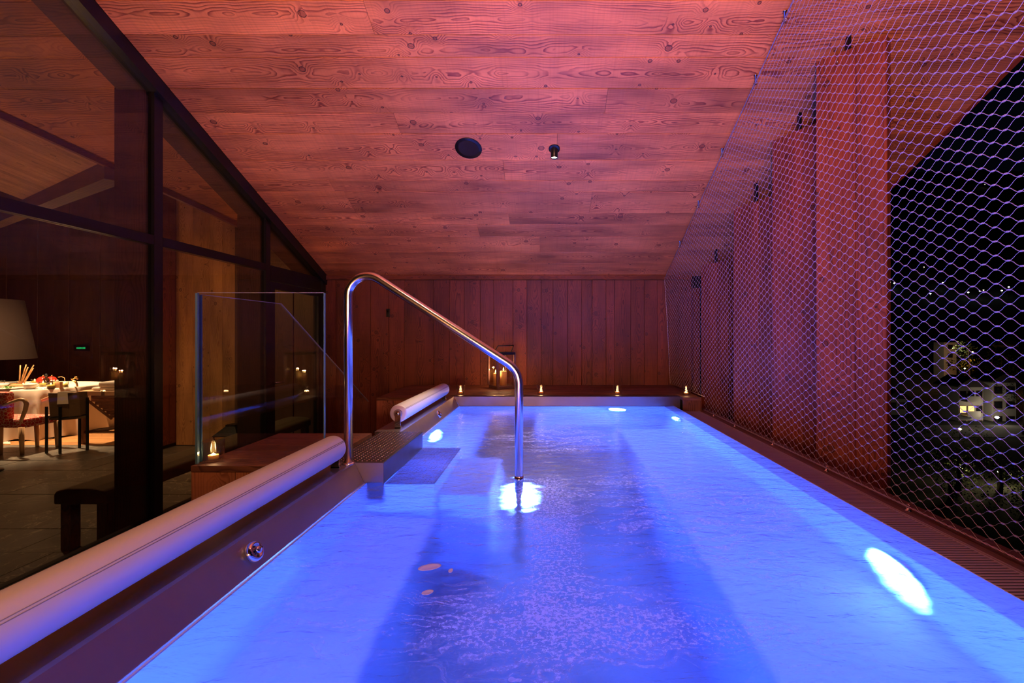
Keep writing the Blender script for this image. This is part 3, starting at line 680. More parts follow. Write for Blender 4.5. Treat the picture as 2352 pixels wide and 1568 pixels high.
# ------------------------------------------------------------------ wire net
net = empty('wire_net', (1.6, 3.2, -0.02), 'stainless diamond wire rope net stretched beside the pool', 'net')
A_, H_ = 0.090, 0.0505
ys = np.arange(0.55, 5.96, A_ / 2); zs = np.arange(-0.018, 4.2, H_ / 2)
def ztop(yy): return CAMZ + C0 - TAN * yy - 0.055
def netx(yy, z):
    zt = ztop(yy); t = np.clip((zt - z) / (zt + 0.02), 0, 1); return 1.545 + 0.095 * t
def net_ok(yy, z):
    if z > ztop(yy): return False
    if yy > 4.70 and z < 0.115: return False
    return yy < 5.93 - 0.0 * z
wv, wf, fv, ff = [], [], [], []
def addseg(p, q):
    d = q - p; t = np.array([0.0, 0.2, 0.4, 0.6, 0.8, 1.0]); s_ = t - np.sin(2 * np.pi * t) / (2 * np.pi) * 0.85
    yy = p[0] + d[0] * t; zz = p[1] + d[1] * s_; b0 = len(wv); r = 0.00128
    for k in range(6):
        x_ = netx(yy[k], zz[k]); wv.extend([(x_ - r, yy[k], zz[k]), (x_, yy[k] - r * 0.4, zz[k] + r), (x_ + r, yy[k], zz[k]), (x_, yy[k] + r * 0.4, zz[k] - r)])
    for k in range(5):
        for e_ in range(4):
            f_ = (e_ + 1) % 4; wf.append((b0 + k * 4 + e_, b0 + k * 4 + f_, b0 + k * 4 + 4 + f_, b0 + k * 4 + 4 + e_))
for i, yy in enumerate(ys):
    for j, z in enumerate(zs):
        if (i + j) % 2: continue
        if not net_ok(yy, z): continue
        if j > 0:
            x_ = netx(yy, z); b0 = len(fv); r1, r2 = 0.0045, 0.0027
            fv.extend([(x_ - 0.0025, yy - r1, z - r2), (x_ - 0.0025, yy + r1, z - r2), (x_ - 0.0025, yy + r1, z + r2), (x_ - 0.0025, yy - r1, z + r2),
                       (x_ + 0.0025, yy - r1, z - r2), (x_ + 0.0025, yy + r1, z - r2), (x_ + 0.0025, yy + r1, z + r2), (x_ + 0.0025, yy - r1, z + r2)])
            ff.extend([tuple(b0 + k for k in f_) for f_ in ((0, 3, 2, 1), (4, 5, 6, 7), (0, 1, 5, 4), (2, 3, 7, 6), (0, 4, 7, 3), (1, 2, 6, 5))])
        if i + 1 < len(ys):
            for dj in (-1, 1):
                if 0 <= j + dj < len(zs):
                    y2, z2 = ys[i + 1], zs[j + dj]
                    if net_ok(y2, z2): addseg(np.array([yy, z]), np.array([y2, z2]))
def raw(name, v, f, mat, parent, smooth=True, **pr):
    off = wloc(parent); me = bpy.data.meshes.new(name); arr = np.array(v) - np.array(off)
    me.from_pydata(arr.tolist(), [], f); me.materials.append(mat)
    me.polygons.foreach_set('use_smooth', [smooth] * len(f))
    o = bpy.data.objects.new(name, me); COL.objects.link(o); o.parent = parent
    for k, q in pr.items(): o[k] = q
    return o
raw('mesh_wire', wv, wf, M['netwire'], net, kind='stuff')
raw('ferrule', fv, ff, M['netwire'], net, False, kind='stuff')
def rope(pts, name, r=0.0042):
    # two strands laid around each other
    P = []; 
    for a, b_ in zip(pts[:-1], pts[1:]):
        a, b_ = Vector(a), Vector(b_); k = max(2, int((b_ - a).length / 0.012))
        for i in range(k): P.append(a.lerp(b_, i / k))
    P.append(Vector(pts[-1])); m = MB()
    for ph in (0, math.pi):
        Q = []
        for i, p in enumerate(P):
            t = (P[min(i + 1, len(P) - 1)] - P[max(i - 1, 0)]).normalized(); s1 = t.cross(Vector((1, 0, 0)) if abs(t.x) < 0.9 else Vector((0, 1, 0))).normalized(); s2 = t.cross(s1)
            an = i * 1.25 + ph; Q.append(p + (s1 * math.cos(an) + s2 * math.sin(an)) * r * 0.5)
        m.tube(Q, r * 0.62, 5)
    return m.build(name, M['cable'], net)
topc = [(1.545, yy, ztop(yy) + 0.004) for yy in np.linspace(0.4, 5.93, 20)]
rope(topc, 'edge_cable', 0.0048)
rope([(1.64, 0.3, -0.02), (1.64, 4.72, -0.02)], 'edge_cable', 0.0050)
rope([topc[-1], (1.575, 5.90, 0.9), (1.62, 5.93, 0.118)], 'edge_cable')
rope([(1.64, 5.93, 0.118), (1.64, 4.70, 0.118)], 'edge_cable')
for px, py in ((1732, 172), (1655, 340), (1600, 460), (1560, 553), (1795, 25)):
    Y = 3.39 * F / (1228 - py); zc = cz(Y)
    m = MB(); m.lathe([(0.016, 0), (0.016, 0.006), (0.007, 0.010), (0.006, 0.052)], 12, (1.545, Y, zc - 0.002), Matrix.Rotation(math.pi, 4, 'X'))
    m.tube([(1.545 + 0.012 * math.cos(a), Y, zc - 0.060 + 0.012 * math.sin(a)) for a in np.linspace(0, 2 * math.pi, 14)[:-1]], 0.004, 6, closed=True)
    m.build('cable_hook', M['chrome'], net)
for Y in (1.5, 2.06, 2.66, 3.29, 3.95, 4.45):
    m = MB(); m.lathe([(0.014, 0), (0.014, 0.004), (0.006, 0.008), (0.006, 0.014)], 10, (1.64, Y, -0.039))
    m.tube([(1.64, Y + 0.011 * math.cos(a), -0.020 + 0.011 * math.sin(a)) for a in np.linspace(0, 2 * math.pi, 14)[:-1]], 0.0035, 6, closed=True)
    m.build('cable_hook', M['chrome'], net)

# ------------------------------------------------------------------ timber fins outside the net
fins = [((1874, 143), (2038, 78), 3.20, 'widest timber fin, nearest to the open night view'),
        ((1773, 324), (1902, 271), 3.82, 'timber fin behind the widest one, second from the open night view'),
        ((1684, 482), (1788, 444), 4.62, 'timber fin third from the open night view'),
        ((1610, 610), (1672, 597), 5.58, 'narrow looking timber fin next to the board wall')]
for (A, B, YA, lab) in fins:
    h = (CY - A[1]) / F * YA; YBb = h * F / (CY - B[1])
    a = at(A[0], A[1], YA); b_ = at(B[0], B[1], YBb)
    zt = min(a.z, b_.z); d = Vector((b_.x - a.x, b_.y - a.y, 0)); L = d.length; d.normalize(); nrm = Vector((-d.y, d.x, 0)); 
    if nrm.dot(Vector((1, 0, 0))) < 0: nrm = -nrm
    mid = (a + b_) / 2
    t = empty('timber_fin', (mid.x, mid.y, -0.9), lab, 'timber post', 'upright larch fins beyond the net')
    spl = [0, 0.58 * L, L]
    for k in range(2):
        c0 = a + d * (spl[k] + spl[k + 1]) / 2; W = spl[k + 1] - spl[k] - 0.002
        Hh = a.z + 0.9
        plank('board', M['larch_post'], (c0.x + nrm.x * 0.10, c0.y + nrm.y * 0.10, -0.9 + Hh / 2), (0, 0, 1), (d.x, d.y, 0), (-nrm.x, -nrm.y, 0), Hh, W, 0.10, t, 0.004)
    m = MB(); pt = a + d * (L * 0.45) + nrm * 0.05
    m.box(pt.x - 0.012, pt.x + 0.012, pt.y - 0.012, pt.y + 0.012, a.z, cz(pt.y) + 0.01); m.build('bracket', M['black_metal'], t)
    for k in (0.15, 0.32, 0.5):
        p = a + d * (L * k) - nrm * 0.001; MB().lathe([(0.008, 0), (0.006, 0.004)], 8, (p.x, p.y, a.z - 0.07 + k * 0.05), (-nrm).to_track_quat('Z', 'Y').to_matrix().to_4x4()).build('bolt', M['chrome'], t)
box('wall_right_sill', M['dark'], (1.76, 2.6, YN, 6.2, -1.1, -0.9), None, kind='structure')

# ------------------------------------------------------------------ things on ceiling and wall
def ceil_at(px, py):
    Y = C0 * F / (1228 - py); return Vector(((px - CX) * Y / F, Y, cz(Y)))
Rc = ndn.to_track_quat('Z', 'Y').to_matrix().to_4x4()
c = ceil_at(1076, 340)
sp_ = empty('ceiling_speaker', c, 'flat round black speaker grille set in the plank ceiling', 'speaker')
MB().lathe([(0.117, 0.0), (0.117, 0.006), (0.112, 0.008)], 48, c, Rc).build('rim', M['black_metal'], sp_)
MB().lathe([(0.111, 0.006), (0.08, 0.009), (0.001, 0.010)], 48, c, Rc).build('grille', plain('speaker_cloth', (0.012, 0.009, 0.012), 0.95, noise=0.3, scale=400), sp_)
c = ceil_at(1273, 341)
sl = empty('ceiling_spotlight', c, 'small black cylinder spotlight hanging from the plank ceiling', 'spotlight')
MB().lathe([(0.050, 0.0), (0.050, 0.008), (0.046, 0.010)], 32, c, Rc).build('mounting_plate', M['black_metal'], sl)
Rd = Matrix.Rotation(math.pi, 4, 'X')
MB().lathe([(0.030, -0.01), (0.030, 0.082), (0.0275, 0.084), (0.026, 0.070)], 32, c, Rd, cap=False).build('housing', M['black_metal'], sl)
MB().lathe([(0.026, 0.076), (0.001, 0.0765)], 32, c, Rd, cap=False).build('lens', M['spot_lens'], sl)
lamp('spotlight_beam', 'SPOT', (c.x, c.y, c.z - 0.095), 260, (1.0, 0.76, 0.58), 0.026, aim=(c.x - 0.1, c.y - 0.5, 0), spot=66, blend=0.6)
# small black hook box on the board wall
p = at(892, 718, YB)
hk = empty('wall_hook', (p.x, YB, p.z), 'small black coat hook on the board wall behind the handrail', 'hook')
MB().box(p.x - 0.022, p.x + 0.022, YB - 0.02, YB, p.z - 0.055, p.z + 0.05).build('plate', M['black_metal'], hk, bevel=0.004)
MB().tube([(p.x, YB - 0.02, p.z + 0.02), (p.x, YB - 0.055, p.z + 0.0), (p.x, YB - 0.06, p.z + 0.03)], 0.007, 8).build('peg', M['black_metal'], hk)

# ------------------------------------------------------------------ tea lights in glasses
def tealight(c, scale=1.0):
    t = empty('tea_light_glass', c, 'x', 'candle', 'tea lights in glasses on the pool surround')
    R = Matrix.Diagonal((scale, scale, scale, 1))
    MB().lathe([(0.030, 0.0), (0.036, 0.002), (0.040, 0.012), (0.042, 0.085), (0.0405, 0.086), (0.0385, 0.084), (0.037, 0.012), (0.030, 0.007), (0.001, 0.007)], 32, c, R, cap=True).build('glass', M['glass_cup'], t)
    w_ = MB().lathe([(0.019, 0.008), (0.0195, 0.024), (0.018, 0.022), (0.001, 0.021)], 24, c, R).build('wax', M['wax'], t)
    MB().lathe([(0.001, 0.0215), (0.010, 0.0235), (0.0105, 0.0255), (0.004, 0.030), (0.0006, 0.033)], 12, c, R, cap=False).build('flame', M['flame'], w_)
    return t
c1 = Vector((at(490, 1050, 2.385).x, 2.385, 0.101))
tl = tealight(c1, 1.22); tl['label'] = 'tea light in a large clear glass behind the deck box screen'
lamp('candle_glow', 'POINT', (c1.x, c1.y, 0.101 + 0.036), 0.9, WARM, 0.012)
tl2 = tealight(Vector((0, 0, 0)), 1.18)
for i, (px, py, lab) in enumerate([(1058, 909, 'tea light in a glass beside the end of the short headrest roll'), (1243, 909, 'tea light in a glass on the bench edge, next to the lantern'),
                                   (1418, 909, 'tea light in a glass on the bench edge above the underwater lamp'), (1576, 909.5, 'tea light in a glass on the bench corner by the net')]):
    Y = 5.03 if i < 3 else 4.96
    c_ = Vector(((px - CX) * Y / F, Y, 0.101))
    o = tl2 if i == 0 else copy_tree(tl2, c_, lab)
    o.location = c_; o['label'] = lab
    lamp('candle_glow', 'POINT', (c_.x, c_.y, 0.101 + 0.034), 0.55, WARM, 0.012)

# ------------------------------------------------------------------ lanterns
def pillar(parent_none, c, r, h, label, group):
    t = empty('pillar_candle', c, label, 'candle', group)
    MB().lathe([(r, 0), (r, h - 0.004), (r - 0.004, h), (r * 0.5, h - 0.006), (0.001, h - 0.008)], 28, c).build('wax', M['wax'], t)
    MB().tube([(c[0], c[1], c[2] + h - 0.01), (c[0] + 0.001, c[1], c[2] + h + 0.008)], 0.0012, 5).build('wick', M['dark'], t)
    MB().lathe([(0.001, 0.0), (0.006, 0.008), (0.0075, 0.016), (0.004, 0.030), (0.0006, 0.040)], 12, (c[0], c[1], c[2] + h + 0.003), cap=False).build('flame', M['flame'], t)
    lamp('candle_glow', 'POINT', (c[0], c[1], c[2] + h + 0.03), 4.5, WARM, 0.009)
    return t
def lantern(c, w_, h, rz, label):
    t = empty('candle_lantern', c, label, 'lantern'); t.rotation_euler = (0, 0, 0)
    R = Matrix.Translation(c) @ Matrix.Rotation(rz, 4, 'Z'); a = w_ / 2
    m = MB(); m.box(-a, a, -a, a, 0.0, 0.035, R); m.build('base', M['kerb'], t, bevel=0.003)
        # open frame top: four bars
    m = MB()
    for s_ in (-1, 1):
        m.box(-a - 0.008, a + 0.008, s_ * a - 0.011, s_ * a + 0.011, h - 0.028, h, R); m.box(s_ * a - 0.011, s_ * a + 0.011, -a, a, h - 0.028, h, R)
    m.build('top_frame', M['black_metal'], t)
    for sx in (-1, 1):
        for sy in (-1, 1):
            m = MB(); m.box(sx * a - 0.011, sx * a + 0.011, sy * a - 0.011, sy * a + 0.011, 0.034, h - 0.026, R); m.build('corner_post', M['kerb'], t)
    for s_ in (-1, 1):
        m = MB(); m.box(-a + 0.012, a - 0.012, s_ * a - 0.002, s_ * a + 0.002, 0.036, h - 0.03, R); m.build('pane', M['glass_cup'], t)
        m = MB(); m.box(s_ * a - 0.002, s_ * a + 0.002, -a + 0.012, a - 0.012, 0.036, h - 0.03, R); m.build('pane', M['glass_cup'], t)
    q = [R @ Vector(v) for v in ((-a, -a * 0.2, h - 0.01), (-a * 1.05, -a * 1.25, h + 0.085), (a * 0.75, -a * 1.25, h + 0.085), (a, -a * 0.2, h - 0.01))]
    MB().tube(q, 0.006, 8).build('handle', M['black_metal'], t)
    return t
LY = 5.62
lc = Vector((at(1152, 893, LY).x, LY, 0.101))
lantern(lc, 0.235, 0.44, math.radians(33), 'square black framed glass lantern on the bench against the board wall')
pillar(None, (lc.x + 0.025, lc.y - 0.01, 0.136), 0.042, 0.175, 'tall pillar candle inside the bench lantern', 'pillar candles in the bench lantern')
pillar(None, (lc.x - 0.07, lc.y - 0.03, 0.136), 0.028, 0.15, 'thinner pillar candle beside the tall one inside the bench lantern', 'pillar candles in the bench lantern')

# ------------------------------------------------------------------ glass wall on the left
FLZ = -0.82
def mullion(yc, wd=0.075, i=0):
    t = empty('window_mullion', (GX, yc, FLZ)); t['kind'] = 'structure'
    zt = cz(yc) - 0.02
    box('frame_bar', M['black_metal'], (GX - 0.03, GX + 0.03, yc - wd / 2, yc + wd / 2, FLZ, zt), t)
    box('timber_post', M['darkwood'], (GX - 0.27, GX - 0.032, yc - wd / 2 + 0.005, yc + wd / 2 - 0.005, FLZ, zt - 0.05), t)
for i, yc in enumerate((0.70, 2.03, 3.395, 4.735)): mullion(yc)
box('trim_3', M['black_metal'], (GX - 0.03, GX + 0.04, 5.86, YB + 0.02, FLZ, cz(5.9)), None, kind='structure')
# sloping head frame, transom, sill
def slope_bar(name, x0, x1, d0, d1, mat, y0=-2.6, y1=6.0):
    m = MB(); vs = []
    for yy in (y0, y1):
        for x_, d_ in ((x0, d0), (x1, d0), (x1, d1), (x0, d1)): vs.append((x_, yy, cz(yy) - d_))
    m.add(vs, [(0, 1, 2, 3), (7, 6, 5, 4), (0, 4, 5, 1), (1, 5, 6, 2), (2, 6, 7, 3), (3, 7, 4, 0)]); return m.build(name, mat, None, kind='structure')
slope_bar('trim_4', GX - 0.03, GX + 0.06, 0.005, 0.12, M['black_metal'])
slope_bar('trim_5', GX - 0.25, GX - 0.032, 0.005, 0.10, M['darkwood'])
TZ = 1.457
def bar_between(ya, yb, z0, z1):
    return box('trim_6', M['black_metal'], (GX - 0.03, GX + 0.03, ya, yb, z0, z1), None, kind='structure')
ms = [0.70, 2.03, 3.395, 4.735]
for a, b_ in zip([-0.6] + ms, ms): bar_between(a + (0.04 if a > 0 else 0), b_ - 0.04, TZ - 0.035, TZ + 0.035)
bar_between(4.775, 5.86, TZ - 0.13, TZ + 0.03)
box('trim_7', M['black_metal'], (GX - 0.05, GX + 0.04, -2.6, YB, FLZ, FLZ + 0.22), None, kind='structure')
wi = 1
for a, b_ in zip([-0.6] + ms, ms + [5.86]):
    y0 = a + 0.038; y1 = b_ - 0.038 if b_ < 5.8 else 5.86
    up_ = empty('window_%d' % wi, (GX, (y0 + y1) / 2, TZ)); up_['kind'] = 'structure'
    zl = TZ + 0.035
    yt = min(y1, (CAMZ + C0 - 0.10 - zl) / TAN)
    m = MB()
    poly = [(y0, zl), (y0, cz(y0) - 0.115), (yt, max(zl + 0.002, cz(yt) - 0.115)), (yt, zl)]
    m.prism(poly, GX - 0.006, GX + 0.006, 'x'); m.build('pane', M['glass_window'], up_)
    wi += 1
    lo_ = empty('window_%d' % wi, (GX, (y0 + y1) / 2, 0.3)); lo_['kind'] = 'structure'
    if b_ < 5.8:
        box('pane', M['glass_window'], (GX - 0.006, GX + 0.006, y0, y1, FLZ + 0.22, TZ - 0.035), lo_)
    else:
        # glazed terrace door next to the wall
        box('pane', M['glass_window'], (GX - 0.006, GX + 0.006, y0 + 0.08, y1 - 0.08, FLZ + 0.30, TZ - 0.21), lo_)
        for z0, z1 in ((FLZ + 0.22, FLZ + 0.30), (TZ - 0.21, TZ - 0.14)): box('frame', M['black_metal'], (GX - 0.035, GX + 0.03, y0, y1, z0, z1), lo_)
        for q0, q1 in ((y0, y0 + 0.08), (y1 - 0.08, y1)): box('frame', M['black_metal'], (GX - 0.035, GX + 0.03, q0, q1, FLZ + 0.30, TZ - 0.21), lo_)
        MB().tube([(GX + 0.03, y0 + 0.04, 0.25), (GX + 0.075, y0 + 0.04, 0.25), (GX + 0.075, y0 + 0.17, 0.25)], 0.009, 8).build('handle', M['chrome'], lo_)
    wi += 1

# ------------------------------------------------------------------ the room behind the glass
RXL, RYB = -12.0, 9.6
rf = box('floor', M['dark'], (RXL, GX, 0.0, RYB, FLZ - 0.1, FLZ - 0.021), None, kind='structure')
x = GX - 0.05
tw, th = 0.60, 0.40
r_ = 0; yy = 6.5
while yy > 1.0:
    xo = GX - 0.05 - (0.3 if r_ % 2 else 0.0); first = None
    xq = xo
    if r_ % 2: box('tile', M['slate'], (xo + 0.004, GX - 0.05, yy - th + 0.004, yy, FLZ - 0.02, FLZ), rf)
    while xq - tw > RXL:
        dz = random.uniform(-0.0015, 0.0015)
        box('tile', M['slate'], (xq - tw + 0.005, xq, yy - th + 0.005, yy, FLZ - 0.02, FLZ + dz), rf); xq -= tw
    yy -= th; r_ += 1
yy = 6.505
while yy < RYB:
    plank('plank', M['parquet'], ((RXL - 2.95) / 2, yy + 0.09, FLZ - 0.02), (1, 0, 0), (0, 1, 0), (0, 0, 1), 9.0, 0.178, 0.022, rf); yy += 0.18
# far dark wall of the room
wr = box('wall_room_back', M['darkwood'], (RXL, GX, RYB, RYB + 0.1, FLZ, 4.2), None, kind='structure')
xx = RXL
while xx < GX - 0.2:
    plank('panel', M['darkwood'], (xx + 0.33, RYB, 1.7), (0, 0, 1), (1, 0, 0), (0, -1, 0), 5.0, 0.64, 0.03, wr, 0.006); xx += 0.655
box('wall_left', M['darkwood'], (RXL - 0.1, RXL, 0, RYB, FLZ, 4.2), None, kind='structure')
box('wall_room_front', M['darkwood'], (RXL, GX - 0.28, -0.1, 0.0, FLZ, 5.2), None, kind='structure')
# lit larch wall with its return
wl = box('wall_room_side', M['dark'], (-5.35, GX - 0.3, 6.50, 6.62, FLZ, 3.6), None, kind='structure')
es = [-5.26, -5.02, -4.78, -4.60, -4.42]
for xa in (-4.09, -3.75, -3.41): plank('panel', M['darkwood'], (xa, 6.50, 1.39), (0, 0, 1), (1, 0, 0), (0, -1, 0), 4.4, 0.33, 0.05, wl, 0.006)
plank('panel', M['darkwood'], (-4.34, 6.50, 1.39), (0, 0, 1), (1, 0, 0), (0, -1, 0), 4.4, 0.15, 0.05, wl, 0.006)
for a, b_ in zip(es[:-1], es[1:]):
    plank('plank', M['larch_room'], ((a + b_) / 2, 6.50, 1.39), (0, 0, 1), (1, 0, 0), (0, -1, 0), 4.4, b_ - a - 0.003, 0.03, wl)
wr2 = box('wall_room_return', M['dark'], (-5.40, -5.29, 6.09, 6.60, FLZ, 3.6), None, kind='structure')
for a, b_ in ((6.08, 6.22), (6.222, 6.35), (6.352, 6.468)):
    plank('plank', M['larch_wall'], (-5.288, (a + b_) / 2, 1.41), (0, 0, 1), (0, 1, 0), (1, 0, 0), 4.36, b_ - a - 0.003, 0.028, wr2)
plank('plank', M['larch_room'], (-5.345, 6.087, 1.41), (0, 0, 1), (1, 0, 0), (0, -1, 0), 4.36, 0.12, 0.02, wr2)
# room ceilings: the terrace slope runs on to a valley, beyond it the lit slope
V1 = Vector((-4.38, 3.652)); V2 = Vector((-3.96, 4.177)); vd = (V1 - V2).normalized()
def valley_x(Y): return V2.x + (Y - V2.y) * (V1.x - V2.x) / (V1.y - V2.y) if True else 0
rc = MB()
pp = [(GX - 0.03, 0.0), (valley_x(0.0), 0.0), (valley_x(5.25), 5.25), (GX - 0.03, 5.40)]
rc.add([(a, b_, cz(b_) + 0.03) for a, b_ in pp] + [(a, b_, cz(b_) + 0.08) for a, b_ in pp], [(0, 1, 2, 3), (7, 6, 5, 4), (0, 4, 5, 1), (1, 5, 6, 2), (2, 6, 7, 3), (3, 7, 4, 0)])
rc = rc.build('ceiling_room', M['dark'], None, kind='structure')
for i in range(len(rows) - 1):
    y0, y1 = rows[i], rows[i + 1]
    if y1 < 0.3 or y0 > 5.2: continue
    y0_, y1_ = y0 + 0.0015, y1 - 0.0015
    vs = [(GX - 0.26, y0_), (valley_x(y0_), y0_), (valley_x(y1_), y1_), (GX - 0.26, y1_)]
    off = random.random() * 50; ymid = (y0 + y1) / 2
    m = MB(); V = [(a, b_, cz(b_)) for a, b_ in vs] + [(a, b_, cz(b_) + 0.028) for a, b_ in vs]
    uv = [(v_[0] + off, v_[1] - ymid) for v_ in V]
    m.add(V, [(0, 1, 2, 3), (7, 6, 5, 4), (0, 4, 5, 1), (1, 5, 6, 2), (2, 6, 7, 3), (3, 7, 4, 0)], False, uv); m.build('plank', M['larch'], rc)
P3 = at(70, 465, 6.0); V2z = Vector((V2.x, V2.y, cz(V2.y))); V1z = Vector((V1.x, V1.y, cz(V1.y)))
V0z = V2z + (V1z - V2z) * 4.6
P4 = P3 + (V0z - V2z) * 1.0
rs = MB(); 
rs.add([V2z + Vector((0, 0, .03)), P3 + Vector((0, 0, .03)), P4 + Vector((0, 0, .03)), V0z + Vector((0, 0, .03))], [(0, 1, 2, 3)])
rs = rs.build('ceiling_room_far', M['dark'], None, kind='structure')
ea = (V0z - V2z); eb = (P3 - V2z)
# boards laid along the room, cut as strips parallel to the image of the ridge
NB = 24
for i in range(NB):
    f0, f1 = i / NB, (i + 0.985) / NB
    # strips parallel to ea + 0.9 eb direction are approximated with strips parallel to ea
    q = [V2z + eb * f0, V2z + eb * f1, V2z + eb * f1 + ea, V2z + eb * f0 + ea]
    off = random.random() * 50; W = (q[1] - q[0]).length; L = ea.length
    m = MB(); V = [tuple(v_) for v_ in q] + [tuple(v_ + Vector((0, 0, 0.026))) for v_ in q]
    uv = [(off, -W / 2), (off, W / 2), (off + L, W / 2), (off + L, -W / 2)] * 2
    m.add(V, [(0, 1, 2, 3), (7, 6, 5, 4), (0, 4, 5, 1), (1, 5, 6, 2), (2, 6, 7, 3), (3, 7, 4, 0)], False, uv); m.build('plank', M['larch_room'], rs)
# beam along the lower edge of the lit slope and the valley rafter
def beam(name, a, b_, w_, h, mat):
    d = (b_ - a).normalized(); s_ = d.cross(Vector((0, 0, 1))).normalized() * (w_ / 2)
    vs = [a - s_, a + s_, a + s_ - Vector((0, 0, h)), a - s_ - Vector((0, 0, h)), b_ - s_, b_ + s_, b_ + s_ - Vector((0, 0, h)), b_ - s_ - Vector((0, 0, h))]
    off = random.random() * 9; L = (b_ - a).length
    uv = [(off, 0), (off, .1), (off, .2), (off, .3), (off + L, 0), (off + L, .1), (off + L, .2), (off + L, .3)]
    m = MB(); m.add(vs, [(0, 1, 2, 3), (7, 6, 5, 4), (0, 4, 5, 1), (1, 5, 6, 2), (2, 6, 7, 3), (3, 7, 4, 0)], False, uv); return m.build(name, mat, None, kind='structure')
beam('beam_lower', V2z + Vector((0, 0, 0.02)), P3 + (P3 - V2z) * 0.8 + Vector((0, 0, 0.02)), 0.14, 0.16, M['darkwood'])
beam('beam_valley', V2z + (V1z - V2z) * 4.6, V2z - (V1z - V2z) * 1.7, 0.05, 0.05, M['larch_wall'])
box('ceiling_room_high', M['darkwood'], (RXL, GX, 0.0, RYB, 4.9, 5.0), None, kind='structure')

# long upholstered bench along the glass
bn = empty('upholstered_bench', (-3.37, 4.7, FLZ), 'long olive upholstered bench with wooden block legs along the glass wall', 'bench')
x0, x1, y0, y1 = -3.575, -3.20, 3.30, 6.2
m = MB(); zs_ = FLZ + 0.345
sec = [(x0, zs_), (x1, zs_), (x1, zs_ + 0.075), (x1 - 0.02, zs_ + 0.10), (x1 - 0.10, zs_ + 0.118), (x0 + 0.10, zs_ + 0.118), (x0 + 0.02, zs_ + 0.10), (x0, zs_ + 0.075)]
m.prism(sec, y0, y1, 'y'); m.build('seat_cushion', M['olive'], bn, bevel=0.012)
for lx in (x0 + 0.02, x1 - 0.09):
    for ly in (y0 + 0.03, (y0 + y1) / 2, y1 - 0.1): box('leg', M['walnut'], (lx, lx + 0.075, ly, ly + 0.075, FLZ, zs_), bn, bevel=0.004)

# table with cloth
TX, TY = -8.62, 7.38; A1, B1 = 1.16, 0.66; TZt = FLZ + 0.755
def superell(a, A, B, p=3.2):
    c_, s_ = math.cos(a), math.sin(a)
    return A * math.copysign(abs(c_) ** (2 / p), c_), B * math.copysign(abs(s_) ** (2 / p), s_)
tb = empty('dining_table', (TX, TY, FLZ), 'large laid table behind the glass, under a white cloth', 'table')
m = MB(); m.prism([(TX + superell(a, A1 - 0.02, B1 - 0.02)[0], TY + superell(a, A1 - 0.02, B1 - 0.02)[1]) for a in np.linspace(0, 2 * math.pi, 40)[:-1]], TZt - 0.035, TZt - 0.006, 'z'); m.build('tabletop', M['walnut'], tb)
for sx in (-0.8, 0.8):
    for sy in (-0.4, 0.4): box('leg', M['walnut'], (TX + sx - 0.035, TX + sx + 0.035, TY + sy - 0.035, TY + sy + 0.035, FLZ, TZt - 0.036), tb)
m = MB(); NA = 180; vs = []
lv = [0.0, 0.02, 0.12, 0.3, 0.5, 0.66, 0.735]
ph = [random.uniform(0, 6.28) for _ in range(5)]
ringi = []
for li, dz in enumerate(lv):
    for i in range(NA):
        a = 2 * math.pi * i / NA
        fold = (0.5 + 0.5 * math.sin(17 * a + ph[0] + 1.5 * math.sin(3 * a))) * 0.6 + 0.4 * (0.5 + 0.5 * math.sin(29 * a + ph[1]))
        g = dz / 0.735; out = 0.008 + g * (0.02 + 0.16 * fold ** 1.5) if li > 0 else 0.0
        x_, y_ = superell(a, A1 + out, B1 + out)
        hem = 0.0 if li < len(lv) - 1 else 0.015 * math.sin(11 * a)
        vs.append((TX + x_, TY + y_, TZt - dz + hem - 0.002 * (li > 0)))
fs = []
for li in range(len(lv) - 1):
    for i in range(NA):
        k = (i + 1) % NA; fs.append((li * NA + i, (li + 1) * NA + i, (li + 1) * NA + k, li * NA + k))
fs.append(tuple(range(NA)))
m.add(vs, fs, True)
cl = m.build('tablecloth', M['white_cloth']); tag(cl, 'white linen cloth falling in folds over the laid table', 'tablecloth')
cl.data.polygons[len(fs) - 1].use_smooth = False
m = MB(); mm_ = [(31, 1021), (0, 1010), (12, 1004), (25, 1012)]
rug = MB().prism([(at(2, 1020, 6.6).x, 6.55), (at(28, 1020, 6.55).x, 6.53), (at(30, 1015, 6.7).x, 6.66), (at(8, 1013, 6.7).x, 6.70)], FLZ + 0.002, FLZ + 0.012, 'z').build('folded_cloth', M['white_cloth'])
tag(rug, 'crumpled white cloth corner lying on the floor by the armchair', 'cloth')

# things on the table; a thing at pixel px, base pixel py, at depth Y
def tpos(px, Y): return Vector(((px - CX) * Y / F, Y, TZt + 0.001))
# breadsticks in a glass
c = tpos(47, 7.15)
jar = empty('drinking_glass', c, 'small glass holding breadsticks on the laid table', 'glass')
MB().lathe([(0.030, 0), (0.034, 0.004), (0.042, 0.10), (0.040, 0.10), (0.032, 0.010), (0.001, 0.008)], 24, c).build('glass_wall', M['glass_cup'], jar)
for i, (dx, dy, L) in enumerate([(0.02, 0.0, 0.33), (0.09, 0.01, 0.34), (0.13, -0.01, 0.30), (0.20, 0.0, 0.33), (0.16, 0.02, 0.28)]):
    b0 = c + Vector((-0.012 + 0.006 * i, 0.004 * (i - 2), 0.012)); b1 = b0 + Vector((dx, dy, L))
    o = MB().tube([b0, b0.lerp(b1, 0.35) + Vector((0.002, 0, 0)), b0.lerp(b1, 0.7), b1], [0.007, 0.0085, 0.008, 0.0065], 8).build('breadstick', M['breadstick'])
    tag(o, 'long baked breadstick standing in the small table glass', 'breadstick', 'breadsticks in the table glass')
c = tpos(38, 7.10)
